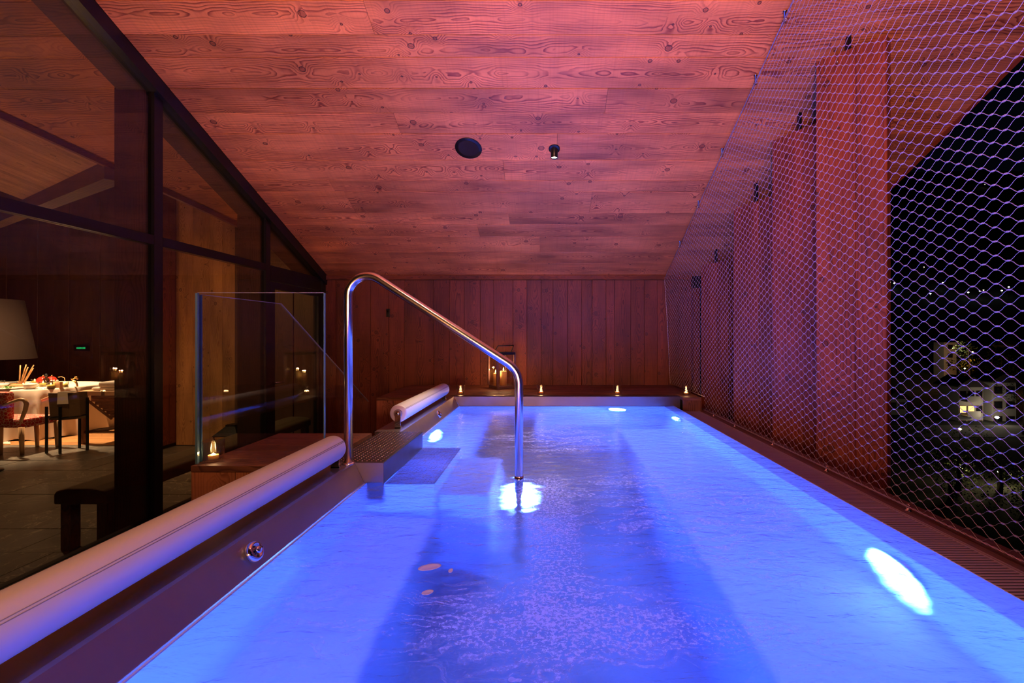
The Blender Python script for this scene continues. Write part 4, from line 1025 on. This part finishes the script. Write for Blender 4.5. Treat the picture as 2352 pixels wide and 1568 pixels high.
m = MB(); m.lathe([(0.001, 0.0), (0.06, 0.004), (0.085, 0.025), (0.075, 0.05), (0.04, 0.066), (0.001, 0.07)], 24, c, Matrix.Diagonal((1.35, 0.8, 0.8, 1)))
tag(m.build('bread_loaf', M['crust'], bevel=0), 'small crusty bread loaf on the laid table beside the teapot', 'bread')
# teapot
c = tpos(70, 6.90)
tp = empty('teapot', c, 'white porcelain teapot with lid on the laid table', 'teapot')
MB().lathe([(0.045, 0), (0.050, 0.004), (0.068, 0.03), (0.080, 0.065), (0.078, 0.072), (0.001, 0.072)], 32, c).build('body', M['porcelain'], tp)
ld = MB().lathe([(0.072, 0.072), (0.060, 0.082), (0.02, 0.090), (0.001, 0.091)], 32, c).build('lid', M['porcelain'], tp)
MB().lathe([(0.008, 0.088), (0.012, 0.100), (0.006, 0.108), (0.001, 0.109)], 16, c).build('lid_knob', M['porcelain'], ld)
MB().tube([c + Vector((-0.062, 0, 0.03)), c + Vector((-0.09, 0, 0.055)), c + Vector((-0.115, 0, 0.085))], [0.018, 0.012, 0.009], 10).build('spout', M['porcelain'], tp)
MB().tube([c + Vector((0.074, 0, 0.06)), c + Vector((0.10, 0, 0.075)), c + Vector((0.122, 0, 0.062)), c + Vector((0.115, 0, 0.035)), c + Vector((0.07, 0, 0.018))], 0.006, 8).build('handle', M['porcelain'], tp)
# plates, bowl, tray
c = tpos(23, 6.86)
pl = MB().lathe([(0.07, 0), (0.09, 0.004), (0.165, 0.018), (0.166, 0.021), (0.09, 0.008), (0.001, 0.007)], 40, c).build('dinner_plate', M['porcelain']); tag(pl, 'wide white plate with green salad leaves at the table edge', 'plate')
m = MB()
for k in range(40):
    a = random.uniform(0, 6.28); rr = random.uniform(0, 0.075); p = c + Vector((rr * math.cos(a) - 0.03, rr * math.sin(a) * 0.8, 0.012 + random.uniform(0, 0.03)))
    q = [p + Vector([random.uniform(-0.02, 0.02) for _ in range(3)]) for _ in range(4)]; m.add(q, [(0, 1, 2, 3)])
tag(m.build('salad_leaves', M['green_leaf']), 'small heap of green leaves on the wide plate', 'salad', kind='stuff')
c = tpos(2, 7.0)
tag(MB().lathe([(0.04, 0), (0.045, 0.004), (0.09, 0.065), (0.087, 0.066), (0.04, 0.01), (0.001, 0.009)], 32, c).build('soup_bowl', M['porcelain']), 'white porcelain bowl at the edge of the laid table', 'bowl')
c = tpos(4, 7.3)
tag(MB().lathe([(0.035, 0), (0.036, 0.085), (0.034, 0.085), (0.033, 0.006), (0.001, 0.006)], 24, c + Vector((0, 0, 0.0))).build('tumbler', M['glass_cup']), 'empty glass tumbler behind the white bowl', 'glass')
c = tpos(27, 7.3)
m = MB(); m.lathe([(0.12, 0.0), (0.14, 0.03), (0.145, 0.045), (0.138, 0.045), (0.118, 0.008), (0.001, 0.008)], 32, c); tag(m.build('black_dish', M['black_metal']), 'black dish with an orange filling behind the bread', 'dish')
tag(MB().lathe([(0.12, 0.0), (0.128, 0.012), (0.001, 0.018)], 32, c + Vector((0, 0, 0.022))).build('orange_puree', plain('orange_food', (0.6, 0.2, 0.03), 0.6)), 'flat orange food filling the black dish', 'food')
# bottle
c = tpos(106, 7.3)
bt = empty('sauce_bottle', c, 'dark brown glass bottle with pale label on the laid table', 'bottle')
MB().lathe([(0.036, 0), (0.038, 0.004), (0.038, 0.10), (0.032, 0.118), (0.015, 0.135), (0.014, 0.165), (0.018, 0.167), (0.018, 0.19), (0.001, 0.192)], 24, c).build('body', M['brown_bottle'], bt)
MB().lathe([(0.0186, 0.166), (0.0186, 0.192), (0.001, 0.1935)], 20, c, cap=False).build('cap', M['black_metal'], bt)
m = MB(); vs = [];
for i in range(9):
    a = math.radians(200 + i * 9)
    for z in (0.03, 0.09): vs.append((c.x + 0.0386 * math.cos(a), c.y + 0.0386 * math.sin(a), c.z + z))
m.add(vs, [(2 * i, 2 * i + 2, 2 * i + 3, 2 * i + 1) for i in range(8)]); m.build('paper_label', M['porcelain'], bt)
# red fruits
for i, (px, Y, r, lab) in enumerate([(98, 7.45, 0.072, 'large red glazed pumpkin behind the dark bottle'), (118, 7.60, 0.066, 'red glazed pumpkin peeking out beside the dark bottle')]):
    c = tpos(px, Y); t = empty('red_pumpkin', c, lab, 'pumpkin', 'red pumpkins on the laid table')
    m = MB(); vs = []; NS, NR = 32, 9
    for j in range(NR + 1):
        p_ = math.pi * j / NR
        for k in range(NS):
            a = 2 * math.pi * k / NS; rr = r * math.sin(p_) * (1 + 0.05 * math.cos(8 * a)); vs.append((c.x + rr * math.cos(a), c.y + rr * math.sin(a), c.z + r * 0.95 - r * 0.95 * math.cos(p_)))
    m.add(vs, [(j * NS + k, (j) * NS + (k + 1) % NS, (j + 1) * NS + (k + 1) % NS, (j + 1) * NS + k) for j in range(NR) for k in range(NS)], True); m.build('skin', M['red_glaze'], t)
    MB().tube([c + Vector((0, 0, 1.86 * r)), c + Vector((0.004, 0, 2.05 * r)), c + Vector((0.014, 0, 2.18 * r))], [0.01, 0.007, 0.006], 6).build('stem', M['crust'], t)
# small brown jars
for i, (px, lab) in enumerate([(118, 'small brown jar with pale lid next to the dark bottle'), (124, 'middle one of the small brown jars with pale lids'), (132, 'small brown jar with pale lid by the arched twig')]):
    c = tpos(px, 7.25); t = empty('spice_jar', c, lab, 'jar', 'small brown jars on the laid table')
    MB().lathe([(0.024, 0), (0.026, 0.004), (0.026, 0.065), (0.014, 0.078), (0.013, 0.085)], 16, c).build('body', M['brown_bottle'], t)
    MB().lathe([(0.012, 0.084), (0.014, 0.094), (0.008, 0.103), (0.001, 0.104)], 12, c).build('lid', M['porcelain'], t)
# yellow candle glasses
def gel(c, label):
    t = empty('votive_glass', c, label, 'candle', 'yellow votive candles on the laid table')
    MB().lathe([(0.046, 0), (0.048, 0.003), (0.048, 0.085), (0.046, 0.085), (0.0455, 0.005), (0.001, 0.004)], 24, c).build('glass', M['glass_cup'], t)
    o = MB().lathe([(0.044, 0.006), (0.044, 0.055), (0.001, 0.056)], 24, c).build('wax', M['yellow_gel'], t)
    MB().lathe([(0.001, 0.056), (0.010, 0.064), (0.010, 0.072), (0.001, 0.088)], 10, c, cap=False).build('flame', M['flame'], o)
    lamp('candle_glow', 'POINT', (c.x, c.y, c.z + 0.10), 0.8, WARM, 0.01)
    return t
g0 = gel(tpos(117, 6.98), 'yellow votive candle in a glass before the wooden card')
for px, Y, lab in [(148, 7.12, 'yellow votive candle in a glass behind the wooden card'), (80, 7.55, 'yellow votive candle in a glass behind the teapot'), (99, 7.2, 'yellow votive candle in a glass between teapot and dark bottle')]:
    o = copy_tree(g0, tpos(px, Y), lab); lamp('candle_glow', 'POINT', tuple(tpos(px, Y) + Vector((0, 0, 0.10))), 0.6, WARM, 0.01)
tag(MB().lathe([(0.055, 0), (0.058, 0.004), (0.001, 0.005)], 24, tpos(117, 6.98) - Vector((0, 0, 0.0)) ).build('slate_coaster', M['black_metal']), 'round dark coaster under the front votive candle', 'coaster').location.z = 0
bpy.data.objects['slate_coaster'].location = (0, 0, -0.004)
# wooden card
c = tpos(133, 7.04)
cd = empty('wooden_card', c, 'small pale wooden block with burnt marks on the laid table', 'sign block')
MB().box(c.x - 0.055, c.x + 0.055, c.y - 0.02, c.y + 0.02, c.z, c.z + 0.095).build('block', M['card'], cd, bevel=0.003)
m = MB()
for k, (dx, dz) in enumerate([(-0.032, 0.055), (-0.018, 0.06), (-0.004, 0.056), (0.012, 0.061), (0.028, 0.057)]):
    m.tube([(c.x + dx, c.y - 0.0205, c.z + dz), (c.x + dx + 0.007, c.y - 0.0205, c.z + dz + 0.012), (c.x + dx + 0.010, c.y - 0.0205, c.z + dz - 0.004)], 0.0012, 4)
m.build('burnt_marks', M['dark'], cd)
m = MB(); m.tube([tpos(134, 7.4) + Vector((0, 0, 0.13)), tpos(141, 7.4) + Vector((0, 0, 0.14)), tpos(148, 7.4) + Vector((0, 0, 0.12)), tpos(150, 7.4) + Vector((0, 0, 0.02))], 0.005, 6)
tag(m.build('curved_twig', M['breadstick']), 'thin arched twig standing behind the wooden block', 'twig')
# golden figurine
c = tpos(175, 7.2)
m = MB(); m.tube([c + Vector((0.02, 0, 0.0)), c + Vector((0.008, 0, 0.05)), c + Vector((-0.01, 0, 0.08)), c + Vector((-0.055, 0, 0.10)), c + Vector((-0.085, 0, 0.125)), c + Vector((-0.05, 0, 0.12)), c + Vector((-0.02, 0, 0.13)), c + Vector((-0.012, 0, 0.155)), c + Vector((0.01, 0, 0.15)), c + Vector((0.016, 0, 0.115))], [0.012, 0.013, 0.018, 0.010, 0.006, 0.008, 0.012, 0.013, 0.013, 0.010], 8)
tag(m.build('gilded_ornament', M['gold']), 'gilded twisted ornament at the end of the laid table', 'ornament')
# cutlery
m = MB(); c = tpos(84, 6.82); m.tube([c + Vector((-0.12, -0.03, 0.004)), c + Vector((0.0, 0.0, 0.007)), c + Vector((0.06, 0.02, 0.006))], [0.003, 0.003, 0.002], 6)
m.lathe([(0.001, 0), (0.02, 0.004), (0.02, 0.006), (0.001, 0.003)], 16, c + Vector((0.075, 0.025, 0.003)), Matrix.Diagonal((1.4, 0.9, 1, 1)), cap=False)
tag(m.build('spoon', M['chrome']), 'shiny metal spoon in front of the teapot', 'spoon')

# brown leather chair with black metal legs
lc_ = empty('leather_chair', (-6.55, 6.12, FLZ), 'low brown leather chair with thin black metal legs', 'chair')
legs = [(-6.652, 6.06), (-6.44, 6.03), (-6.27, 6.22), (-6.50, 6.34)]
for (lx, ly) in legs:
    zt = FLZ + (0.62 if ly < 6.1 else 0.72)
    box('leg', M['black_metal'], (lx - 0.011, lx + 0.011, ly - 0.011, ly + 0.011, FLZ, zt), lc_)
for a, b_ in ((0, 1), (1, 2), (2, 3), (3, 0)):
    MB().tube([(legs[a][0], legs[a][1], FLZ + 0.47), (legs[b_][0], legs[b_][1], FLZ + 0.49)], 0.009, 6).build('seat_rail', M['black_metal'], lc_)
m = MB(); pv = []
bp = [(-6.625, 6.09), (-6.60, 6.055), (-6.48, 6.045), (-6.36, 6.07), (-6.30, 6.16), (-6.29, 6.24)]
for z, g in ((FLZ + 0.485, 0.0), (FLZ + 0.80, 0.012)):
    for (a, b_) in bp: pv.append((a - g, b_ - g, z))
for z, g in ((FLZ + 0.485, 0.0), (FLZ + 0.80, 0.012)):
    for (a, b_) in bp: pv.append((a * 0.9965 - 6.45 * 0.0035 - g, b_ + 0.022 - g, z))
nb = len(bp); fs = []
for i in range(nb - 1):
    fs += [(i, i + 1, nb + i + 1, nb + i), (2 * nb + i, 3 * nb + i, 3 * nb + i + 1, 2 * nb + i + 1), (nb + i, nb + i + 1, 3 * nb + i + 1, 3 * nb + i), (i, 2 * nb + i, 2 * nb + i + 1, i + 1)]
fs += [(0, nb, 3 * nb, 2 * nb), (nb - 1, 3 * nb - 1, 4 * nb - 1, 2 * nb - 1)]
m.add(pv, fs); m.build('backrest', M['leather'], lc_)
m = MB(); m.prism([(-6.64, 6.08), (-6.44, 6.05), (-6.28, 6.21), (-6.50, 6.32)], FLZ + 0.44, FLZ + 0.485, 'z'); m.build('seat', M['leather'], lc_)
m = MB(); c = Vector((-6.39, 6.06, FLZ + 0.80))
m.prism([(c.x - 0.07, c.z - 0.14), (c.x + 0.075, c.z - 0.135), (c.x + 0.06, c.z + 0.018), (c.x - 0.06, c.z + 0.018)], 6.010, 6.018, 'y')
m.prism([(c.x - 0.06, c.z + 0.008), (c.x + 0.06, c.z + 0.008), (c.x + 0.05, c.z + 0.020), (c.x - 0.055, c.z + 0.020)], 6.016, 6.13, 'y')
tag(m.build('white_napkin', M['white_cloth']), 'white napkin hanging over the back of the leather chair', 'napkin')

# wooden daybed like a trough
db = empty('wooden_daybed', (-6.2, 7.0, FLZ), 'slatted brown wooden daybed on crossed legs behind the leather chair', 'daybed')
X0, X1, Y0, Y1 = -6.74, -5.30, 6.55, 7.25
MB().box(X0, X1, Y0, Y1, FLZ + 0.70, FLZ + 0.765).build('top_frame', M['beech'], db, bevel=0.004)
nrow = 7
for k in range(nrow):
    z0 = FLZ + 0.70 - (k + 1) * 0.046; ins = 0.16 + max(0, k - 1) * 0.055
    plank('slat', M['walnut'], ((X0 + ins + X1 - ins) / 2, Y0 + 0.05, z0 + 0.022), (1, 0, 0), (0, 0, 1), (0, -1, 0), X1 - X0 - 2 * ins, 0.044, 0.02, db)
m = MB(); m.prism([(X0 + 0.16, FLZ + 0.70), (X1 - 0.16, FLZ + 0.70), (X1 - 0.45, FLZ + 0.385), (X0 + 0.45, FLZ + 0.385)], Y0 + 0.05, Y1 - 0.05, 'y'); m.build('trough', M['walnut'], db)
for lx in (X0 + 0.015, X1 - 0.08):
    for ly in (Y0 + 0.0, Y1 - 0.07): box('leg', M['walnut'], (lx, lx + 0.065, ly, ly + 0.065, FLZ, FLZ + 0.70), db)
for (a, b_) in (((X0 + 0.07, FLZ + 0.66), (X0 + 0.46, FLZ + 0.36)), ((X0 + 0.07, FLZ + 0.16), (X1 - 0.1, FLZ + 0.36)), ((X0 + 0.07, FLZ + 0.17), (X1 - 0.08, FLZ + 0.17))):
    MB().tube([(a[0], Y0 + 0.03, a[1]), (b_[0], Y0 + 0.03, b_[1])], 0.022, 4).build('brace', M['walnut'], db)
box('strap', M['leather'], (-6.40, -6.355, Y0 - 0.004, Y0 - 0.0005, FLZ + 0.695, FLZ + 0.775), db)
for i, (z0, xa, lab) in enumerate([(0.768, -6.60, 'flat folded white towel lying lowest on the daybed'), (0.815, -6.50, 'rolled white towel lying on top of the flat towel')]):
    o = MB().box(xa, -5.5, Y0 + 0.05, Y1 - 0.1, FLZ + z0, FLZ + z0 + (0.045 if i == 0 else 0.075)).build('folded_towel', M['white_cloth'], None, bevel=0.02); tag(o, lab, 'towel', 'white towels on the daybed')

# red armchair
ac = empty('red_armchair', (-7.7, 6.4, FLZ), 'red patterned armchair with pale bentwood arms by the table', 'armchair')
sx0, sx1 = -7.95, -7.20; Yc = 5.95
def ap(px, py, Y=5.98): v_ = at(px, py, Y); return v_
MB().box(-7.6, ap(47, 950).x, 6.02, 6.44, FLZ + 0.34, FLZ + 0.46).build('seat', M['red_fabric'], ac, bevel=0.03)
MB().box(-7.7, ap(13, 900).x, 5.99, 6.09, FLZ + 0.42, FLZ + 0.82).build('backrest', M['red_fabric'], ac, bevel=0.03)
arm = [ap(8, 931), ap(30, 922), ap(47, 917), ap(57, 919), ap(61, 927), ap(58, 942), ap(52, 957), ap(48, 968)]
MB().tube(arm, [0.018, 0.02, 0.022, 0.024, 0.024, 0.023, 0.021, 0.018], 10).build('armrest', M['beech'], ac)
MB().tube([p_ + Vector((0, 0.46, 0.0)) for p_ in arm], 0.02, 10).build('armrest', M['beech'], ac)
for px in (-2, 47):
    for yq in (5.99, 6.42):
        t_ = ap(px, 968); MB().tube([(t_.x, yq, FLZ + 0.36), (t_.x + 0.01, yq, FLZ)], [0.030, 0.020], 8).build('leg', M['beech'], ac)

# floor lamp with tapered shade
fl_ = empty('floor_lamp', (-6.45, 5.2, FLZ), 'floor lamp with a tapered pale fabric shade behind the glass', 'lamp')
zb = CAMZ - 57 * 5.2 / F; ztp = CAMZ + 81 * 5.2 / F
rb = (45 + 40) * 5.2 / F; rt = (24 + 40) * 5.2 / F; cxl = (-40 - CX) * 5.2 / F
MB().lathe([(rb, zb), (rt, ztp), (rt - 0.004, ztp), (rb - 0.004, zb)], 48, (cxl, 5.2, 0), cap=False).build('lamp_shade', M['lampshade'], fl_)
MB().lathe([(0.16, FLZ), (0.16, FLZ + 0.015), (0.02, FLZ + 0.03), (0.012, FLZ + 0.04), (0.012, zb + 0.25)], 24, (cxl, 5.2, 0)).build('pole', M['black_metal'], fl_)
MB().tube([(cxl - rt * 0.95, 5.2, ztp - 0.05), (cxl + rt * 0.95, 5.2, ztp - 0.05)], 0.004, 6).build('shade_holder', M['black_metal'], fl_)

# lantern on the room floor by the lit wall
cl_ = Vector((at(536, 1010, 6.1).x, 6.1, FLZ))
t = empty('floor_lantern', cl_, 'low lantern with a tapered hood on the room floor by the lit board wall', 'lantern')
MB().box(cl_.x - 0.17, cl_.x + 0.17, 5.93, 6.27, FLZ, FLZ + 0.03).build('base', M['black_metal'], t, bevel=0.003)
for sx in (-0.15, 0.15):
    for sy in (-0.15, 0.15): MB().tube([(cl_.x + sx, 6.1 + sy, FLZ + 0.02), (cl_.x + sx, 6.1 + sy, FLZ + 0.24)], 0.007, 6).build('corner_post', M['black_metal'], t)
m = MB(); m.lathe([(0.235, 0.24), (0.235, 0.25), (0.09, 0.36), (0.09, 0.38)], 4, (cl_.x, 6.1, FLZ), Matrix.Rotation(math.pi / 4, 4, 'Z'), smooth=False); m.build('hood', M['black_metal'], t)
pillar(None, (cl_.x, 6.08, FLZ + 0.031), 0.07, 0.10, 'wide yellow pillar candle inside the floor lantern', None)

# clock display and ceiling gadgets of the room
p = at(188, 799, RYB - 0.04)
dc = empty('digital_clock', (p.x, RYB - 0.05, p.z), 'dark wall unit with a row of green glowing digits', 'clock')
MB().box(p.x - 0.16, p.x + 0.16, RYB - 0.06, RYB - 0.031, p.z - 0.06, p.z + 0.06).build('case', M['black_metal'], dc, bevel=0.004)
m = MB()
for k in range(7):
    xk = p.x - 0.085 + k * 0.027
    for dz in (-0.014, 0.0, 0.014): m.box(xk, xk + 0.016, RYB - 0.0625, RYB - 0.0605, p.z + dz - 0.002, p.z + dz + 0.002)
    m.box(xk, xk + 0.003, RYB - 0.0625, RYB - 0.0605, p.z - 0.014, p.z + 0.014); 
m.build('digits', M['led'], dc)
pr = empty('smoke_detector', at(137, 322, 3.95), 'round black detector with a red light under the room beam', 'detector')
pc = at(137, 322, 3.95)
MB().lathe([(0.05, 0.04), (0.07, 0.03), (0.07, -0.005), (0.062, -0.03), (0.03, -0.042), (0.001, -0.043)], 28, pc).build('housing', M['black_metal'], pr)
MB().lathe([(0.004, 0), (0.002, 0.003)], 8, pc + Vector((0.01, -0.071, -0.012)), Matrix.Rotation(math.pi / 2, 4, 'X')).build('indicator', M['red_led'], pr)
MB().box(pc.x - 0.07, pc.x + 0.03, pc.y - 0.02, pc.y + 0.02, pc.z + 0.035, pc.z + 0.075).build('mount', M['black_metal'], pr)
ps = at(181, 340, 4.05)
sk = empty('sprinkler_head', ps, 'small chrome sprinkler hanging beside the black detector', 'sprinkler')
MB().lathe([(0.03, 0.02), (0.032, 0.016), (0.012, 0.010), (0.009, -0.018), (0.018, -0.02), (0.018, -0.023), (0.001, -0.024)], 16, ps).build('body', M['chrome'], sk)

# ------------------------------------------------------------------ night village outside
def tz(Y): return -16.0 - 0.0 * Y if Y < 150 else -16.0 + (Y - 150) * 0.62
m = MB(); gxs = np.linspace(6, 520, 60); gys = np.linspace(8, 420, 60); vs = []
for b_ in gys:
    for a in gxs:
        vs.append((float(a), float(b_), tz(float(b_)) + (0.8 * math.sin(a * 0.05) * math.cos(b_ * 0.06) if b_ > 160 else 0.0)))
m.add(vs, [(j * 60 + i, j * 60 + i + 1, (j + 1) * 60 + i + 1, (j + 1) * 60 + i) for j in range(59) for i in range(59)], True)
g = m.build('terrain', M['terrain'], None, kind='structure')
GZ = -16.0
def on_ray(px, py, Y): return at(px, py, Y)
def house(name, label, px0, px1, pytop, Y, depth, floors, cols, lit=(), roof=True, balcony=None):
    a = at(px0, pytop, Y); b_ = at(px1, pytop, Y); ztop_ = a.z; t = empty(name, ((a.x + b_.x) / 2, Y + depth / 2, GZ), label, 'building')
    MB().box(a.x, b_.x, Y, Y + depth, GZ, ztop_).build('wall', M['render_white'], t)
    if roof:
        ov = 0.6; mid = (a.x + b_.x) / 2
        m = MB(); m.prism([(a.x - ov, ztop_), (b_.x + ov, ztop_), (b_.x + ov, ztop_ + 0.25), (mid, ztop_ + 2.0), (a.x - ov, ztop_ + 0.25)], Y - ov, Y + depth + ov, 'y'); m.build('roof', M['rooftile'], t)
    W = b_.x - a.x; H_ = 2.85
    for f_ in range(floors):
        for k in range(cols):
            cx_ = a.x + W * (k + 0.5) / cols; zc = ztop_ - 1.5 - f_ * H_; ww = min(0.75, W / cols * 0.36)
            w_ = MB().box(cx_ - ww - 0.08, cx_ + ww + 0.08, Y - 0.06, Y + 0.0, zc - 0.73, zc + 0.73).build('window', M['kerb'], t)
            MB().box(cx_ - ww, cx_ + ww, Y - 0.09, Y - 0.062, zc - 0.65, zc + 0.65).build('pane', M['warm_window'] if (f_, k) in lit else M['house_glass'], w_)
    if balcony:
        for f_ in balcony:
            zc = ztop_ - 2.75 - f_ * H_
            o = MB().box(a.x + 0.4, a.x + W * 0.62, Y - 1.4, Y - 0.1, zc, zc + 0.18).build('balcony', M['render_white'], t)
            MB().box(a.x + 0.4, a.x + W * 0.62, Y - 1.42, Y - 1.36, zc + 0.18, zc + 1.1).build('parapet', M['render_white'], o)
    return t
house('village_house', 'narrow pale three storey house standing above the orange lit road', 2168, 2197, 786, 150, 4, 3, 1, roof=False)
house('apartment_house', 'white apartment house with a lit row of windows, its entrance lit', 2202, 2258, 888, 88, 4.5, 3, 3, lit={(1, 0), (1, 1)}, balcony=(0, 1))
house('apartment_house', 'taller white stair tower house with dark windows beside the lit entrance', 2278, 2334, 878, 88, 4.5, 3, 2)
house('village_house', 'faint flat house at the right border above the road', 2285, 2340, 792, 170, 9, 1, 3)
house('barn', 'low dark barn close to the timber fins', 2040, 2082, 915, 95, 8, 1, 2)
lamp('entrance_light', 'POINT', tuple(at(2292, 948, 84.5)), 260, (1.0, 0.8, 0.55), 0.2)
lamp('courtyard_light', 'POINT', tuple(at(2240, 945, 80)), 160, (1.0, 0.85, 0.65), 0.3)
lamp('road_light', 'POINT', tuple(at(2195, 800, 138)), 900, (1.0, 0.85, 0.6), 0.3)
lamp('garden_light', 'POINT', tuple(at(2308, 1090, 50)), 260, (1.0, 0.8, 0.4), 0.2)
lamp('garden_light', 'POINT', tuple(at(2210, 1080, 50)), 120, (1.0, 0.8, 0.4), 0.2)
box('road_village', M['asphalt'], (60, 150, 74, 84, GZ + 0.02, GZ + 0.05), None, kind='structure')
def street(px, py, Y, mat, label, r=0.28, grp='distant street lamps'):
    c = at(px, py, Y); base = GZ if Y < 150 else tz(Y) - 1
    t = empty('street_lamp', (c.x, c.y, min(base, c.z - 3)), label, 'street lamp', grp)
    MB().tube([(c.x, c.y, min(base, c.z - 3)), (c.x, c.y, c.z)], 0.06, 6).build('pole', M['black_metal'], t)
    MB().lathe([(r * 0.5, -r * 0.6), (r, 0), (r * 0.5, r * 0.5), (0.001, r * 0.6)], 10, c).build('lamp_head', mat, t)
def hillY(px, py):
    s_ = (CY - py) / F; # z = CAMZ + s*Y = -16+(Y-150)*.62 + 4
    return (CAMZ + 16 + 93 - 4) / (0.62 - s_)
def st_hill(px, py, mat, lab, r=0.3): street(px, py, hillY(px, py), mat, lab, r)
hills = [(2044, 648, 'c'), (2054, 650, 'c'), (2166, 649, 'c'), (2137, 674, 'c'), (2224, 671, 'c'), (2251, 668, 'c'), (2259, 666, 'o'), (2301, 667, 'c'), (2317, 659, 'c'), (2038, 686, 'o'), (2122, 613, 'o'), (2262, 423, 'o')]
for i, (px, py, kk) in enumerate(hills):
    st_hill(px, py, M['street_cold'] if kk == 'c' else M['street'], 'far tiny street lamp glowing on the black hillside', 0.34 if kk == 'c' else 0.26)
street(2205, 985, 72, M['street'], 'bright warm street lamp before the white apartment house', 0.22)
street(2205, 1073, 52, M['street'], 'small warm garden lamp low among the trees', 0.07)
street(2292, 1083, 50, M['street'], 'warm garden lamp lighting the leaves of the lowest tree', 0.09)
street(2290, 958, 84.8, M['street_cold'], 'bright white lamp over the apartment house entrance', 0.35)
street(2234, 808, 140, M['street'], 'orange lamp glowing through the trees beside the narrow house', 0.22)
street(2216, 846, 130, M['street'], 'orange lamp low on the road below the narrow house', 0.22)
lamp('road_light', 'POINT', tuple(at(2235, 830, 132)), 900, (1.0, 0.35, 0.05), 0.3)
lamp('road_light', 'POINT', tuple(at(2310, 838, 132)), 900, (1.0, 0.35, 0.05), 0.3)
def tree(px, py, Y, R_, label, n_=700):
    c = at(px, py, Y); t = empty('garden_tree', (c.x, c.y, GZ), label, 'tree', 'trees in the dark village')
    MB().tube([(c.x, c.y, GZ), (c.x + 0.2, c.y, (GZ + c.z) / 2), (c.x, c.y, c.z + R_ * 0.5)], [0.3, 0.2, 0.08], 7).build('trunk', M['bark'], t)
    v = []; f = []
    cs = [Vector((random.gauss(0, .45), random.gauss(0, .45), random.gauss(0, .5))) * R_ for _ in range(12)]
    for i in range(n_):
        d = Vector((random.gauss(0, 1), random.gauss(0, 1), random.gauss(0, 1))).normalized() * R_ * 0.45 * random.uniform(0.6, 1)
        p_ = c + random.choice(cs) + d; s_ = R_ * 0.06
        q = [p_ + Vector([random.uniform(-s_, s_) for _ in range(3)]) for _ in range(3)]; b0 = len(v); v += [tuple(a) for a in q]; f.append((b0, b0 + 1, b0 + 2))
    raw('foliage', v, f, M['foliage'], t, False, kind='stuff')
for px, py, Y, R_, lab in [(2225, 822, 136, 5, 'dark tree beside the narrow pale house'), (2300, 830, 150, 5, 'dark tree above the taller apartment tower'), (2352, 905, 76, 2.6, 'lit green tree touching the apartment tower'),
                           (2200, 1080, 49, 2.6, 'tree around the small garden lamp'), (2295, 1090, 48, 2.6, 'tall tree lit by the garden lamp at the lower right'), (2245, 1030, 60, 2.4, 'round tree in front of the lit courtyard'),
                           (2350, 1150, 41, 2.0, 'shrubby tree at the lower right border'), (2180, 1125, 45, 2.2, 'darkest tree below the small garden lamp'), (2100, 1000, 80, 4, 'dark tree standing next to the low barn')]:
    tree(px, py, Y, R_, lab)

# the lit water throws refracted light on what stands around it
water.cycles.is_caustics_caster = CAUSTICS
for o in bpy.data.objects:
    if o.type == 'MESH' and o.parent and o.parent.name.split('.')[0] in ('ceiling', 'wall_back', 'wire_net', 'padded_headrest_roll', 'back_bench', 'stainless_steel_pool') and o.name.split('.')[0] not in ('basin', 'pool_floor', 'bench_seat'):
        o.cycles.is_caustics_receiver = CAUSTICS
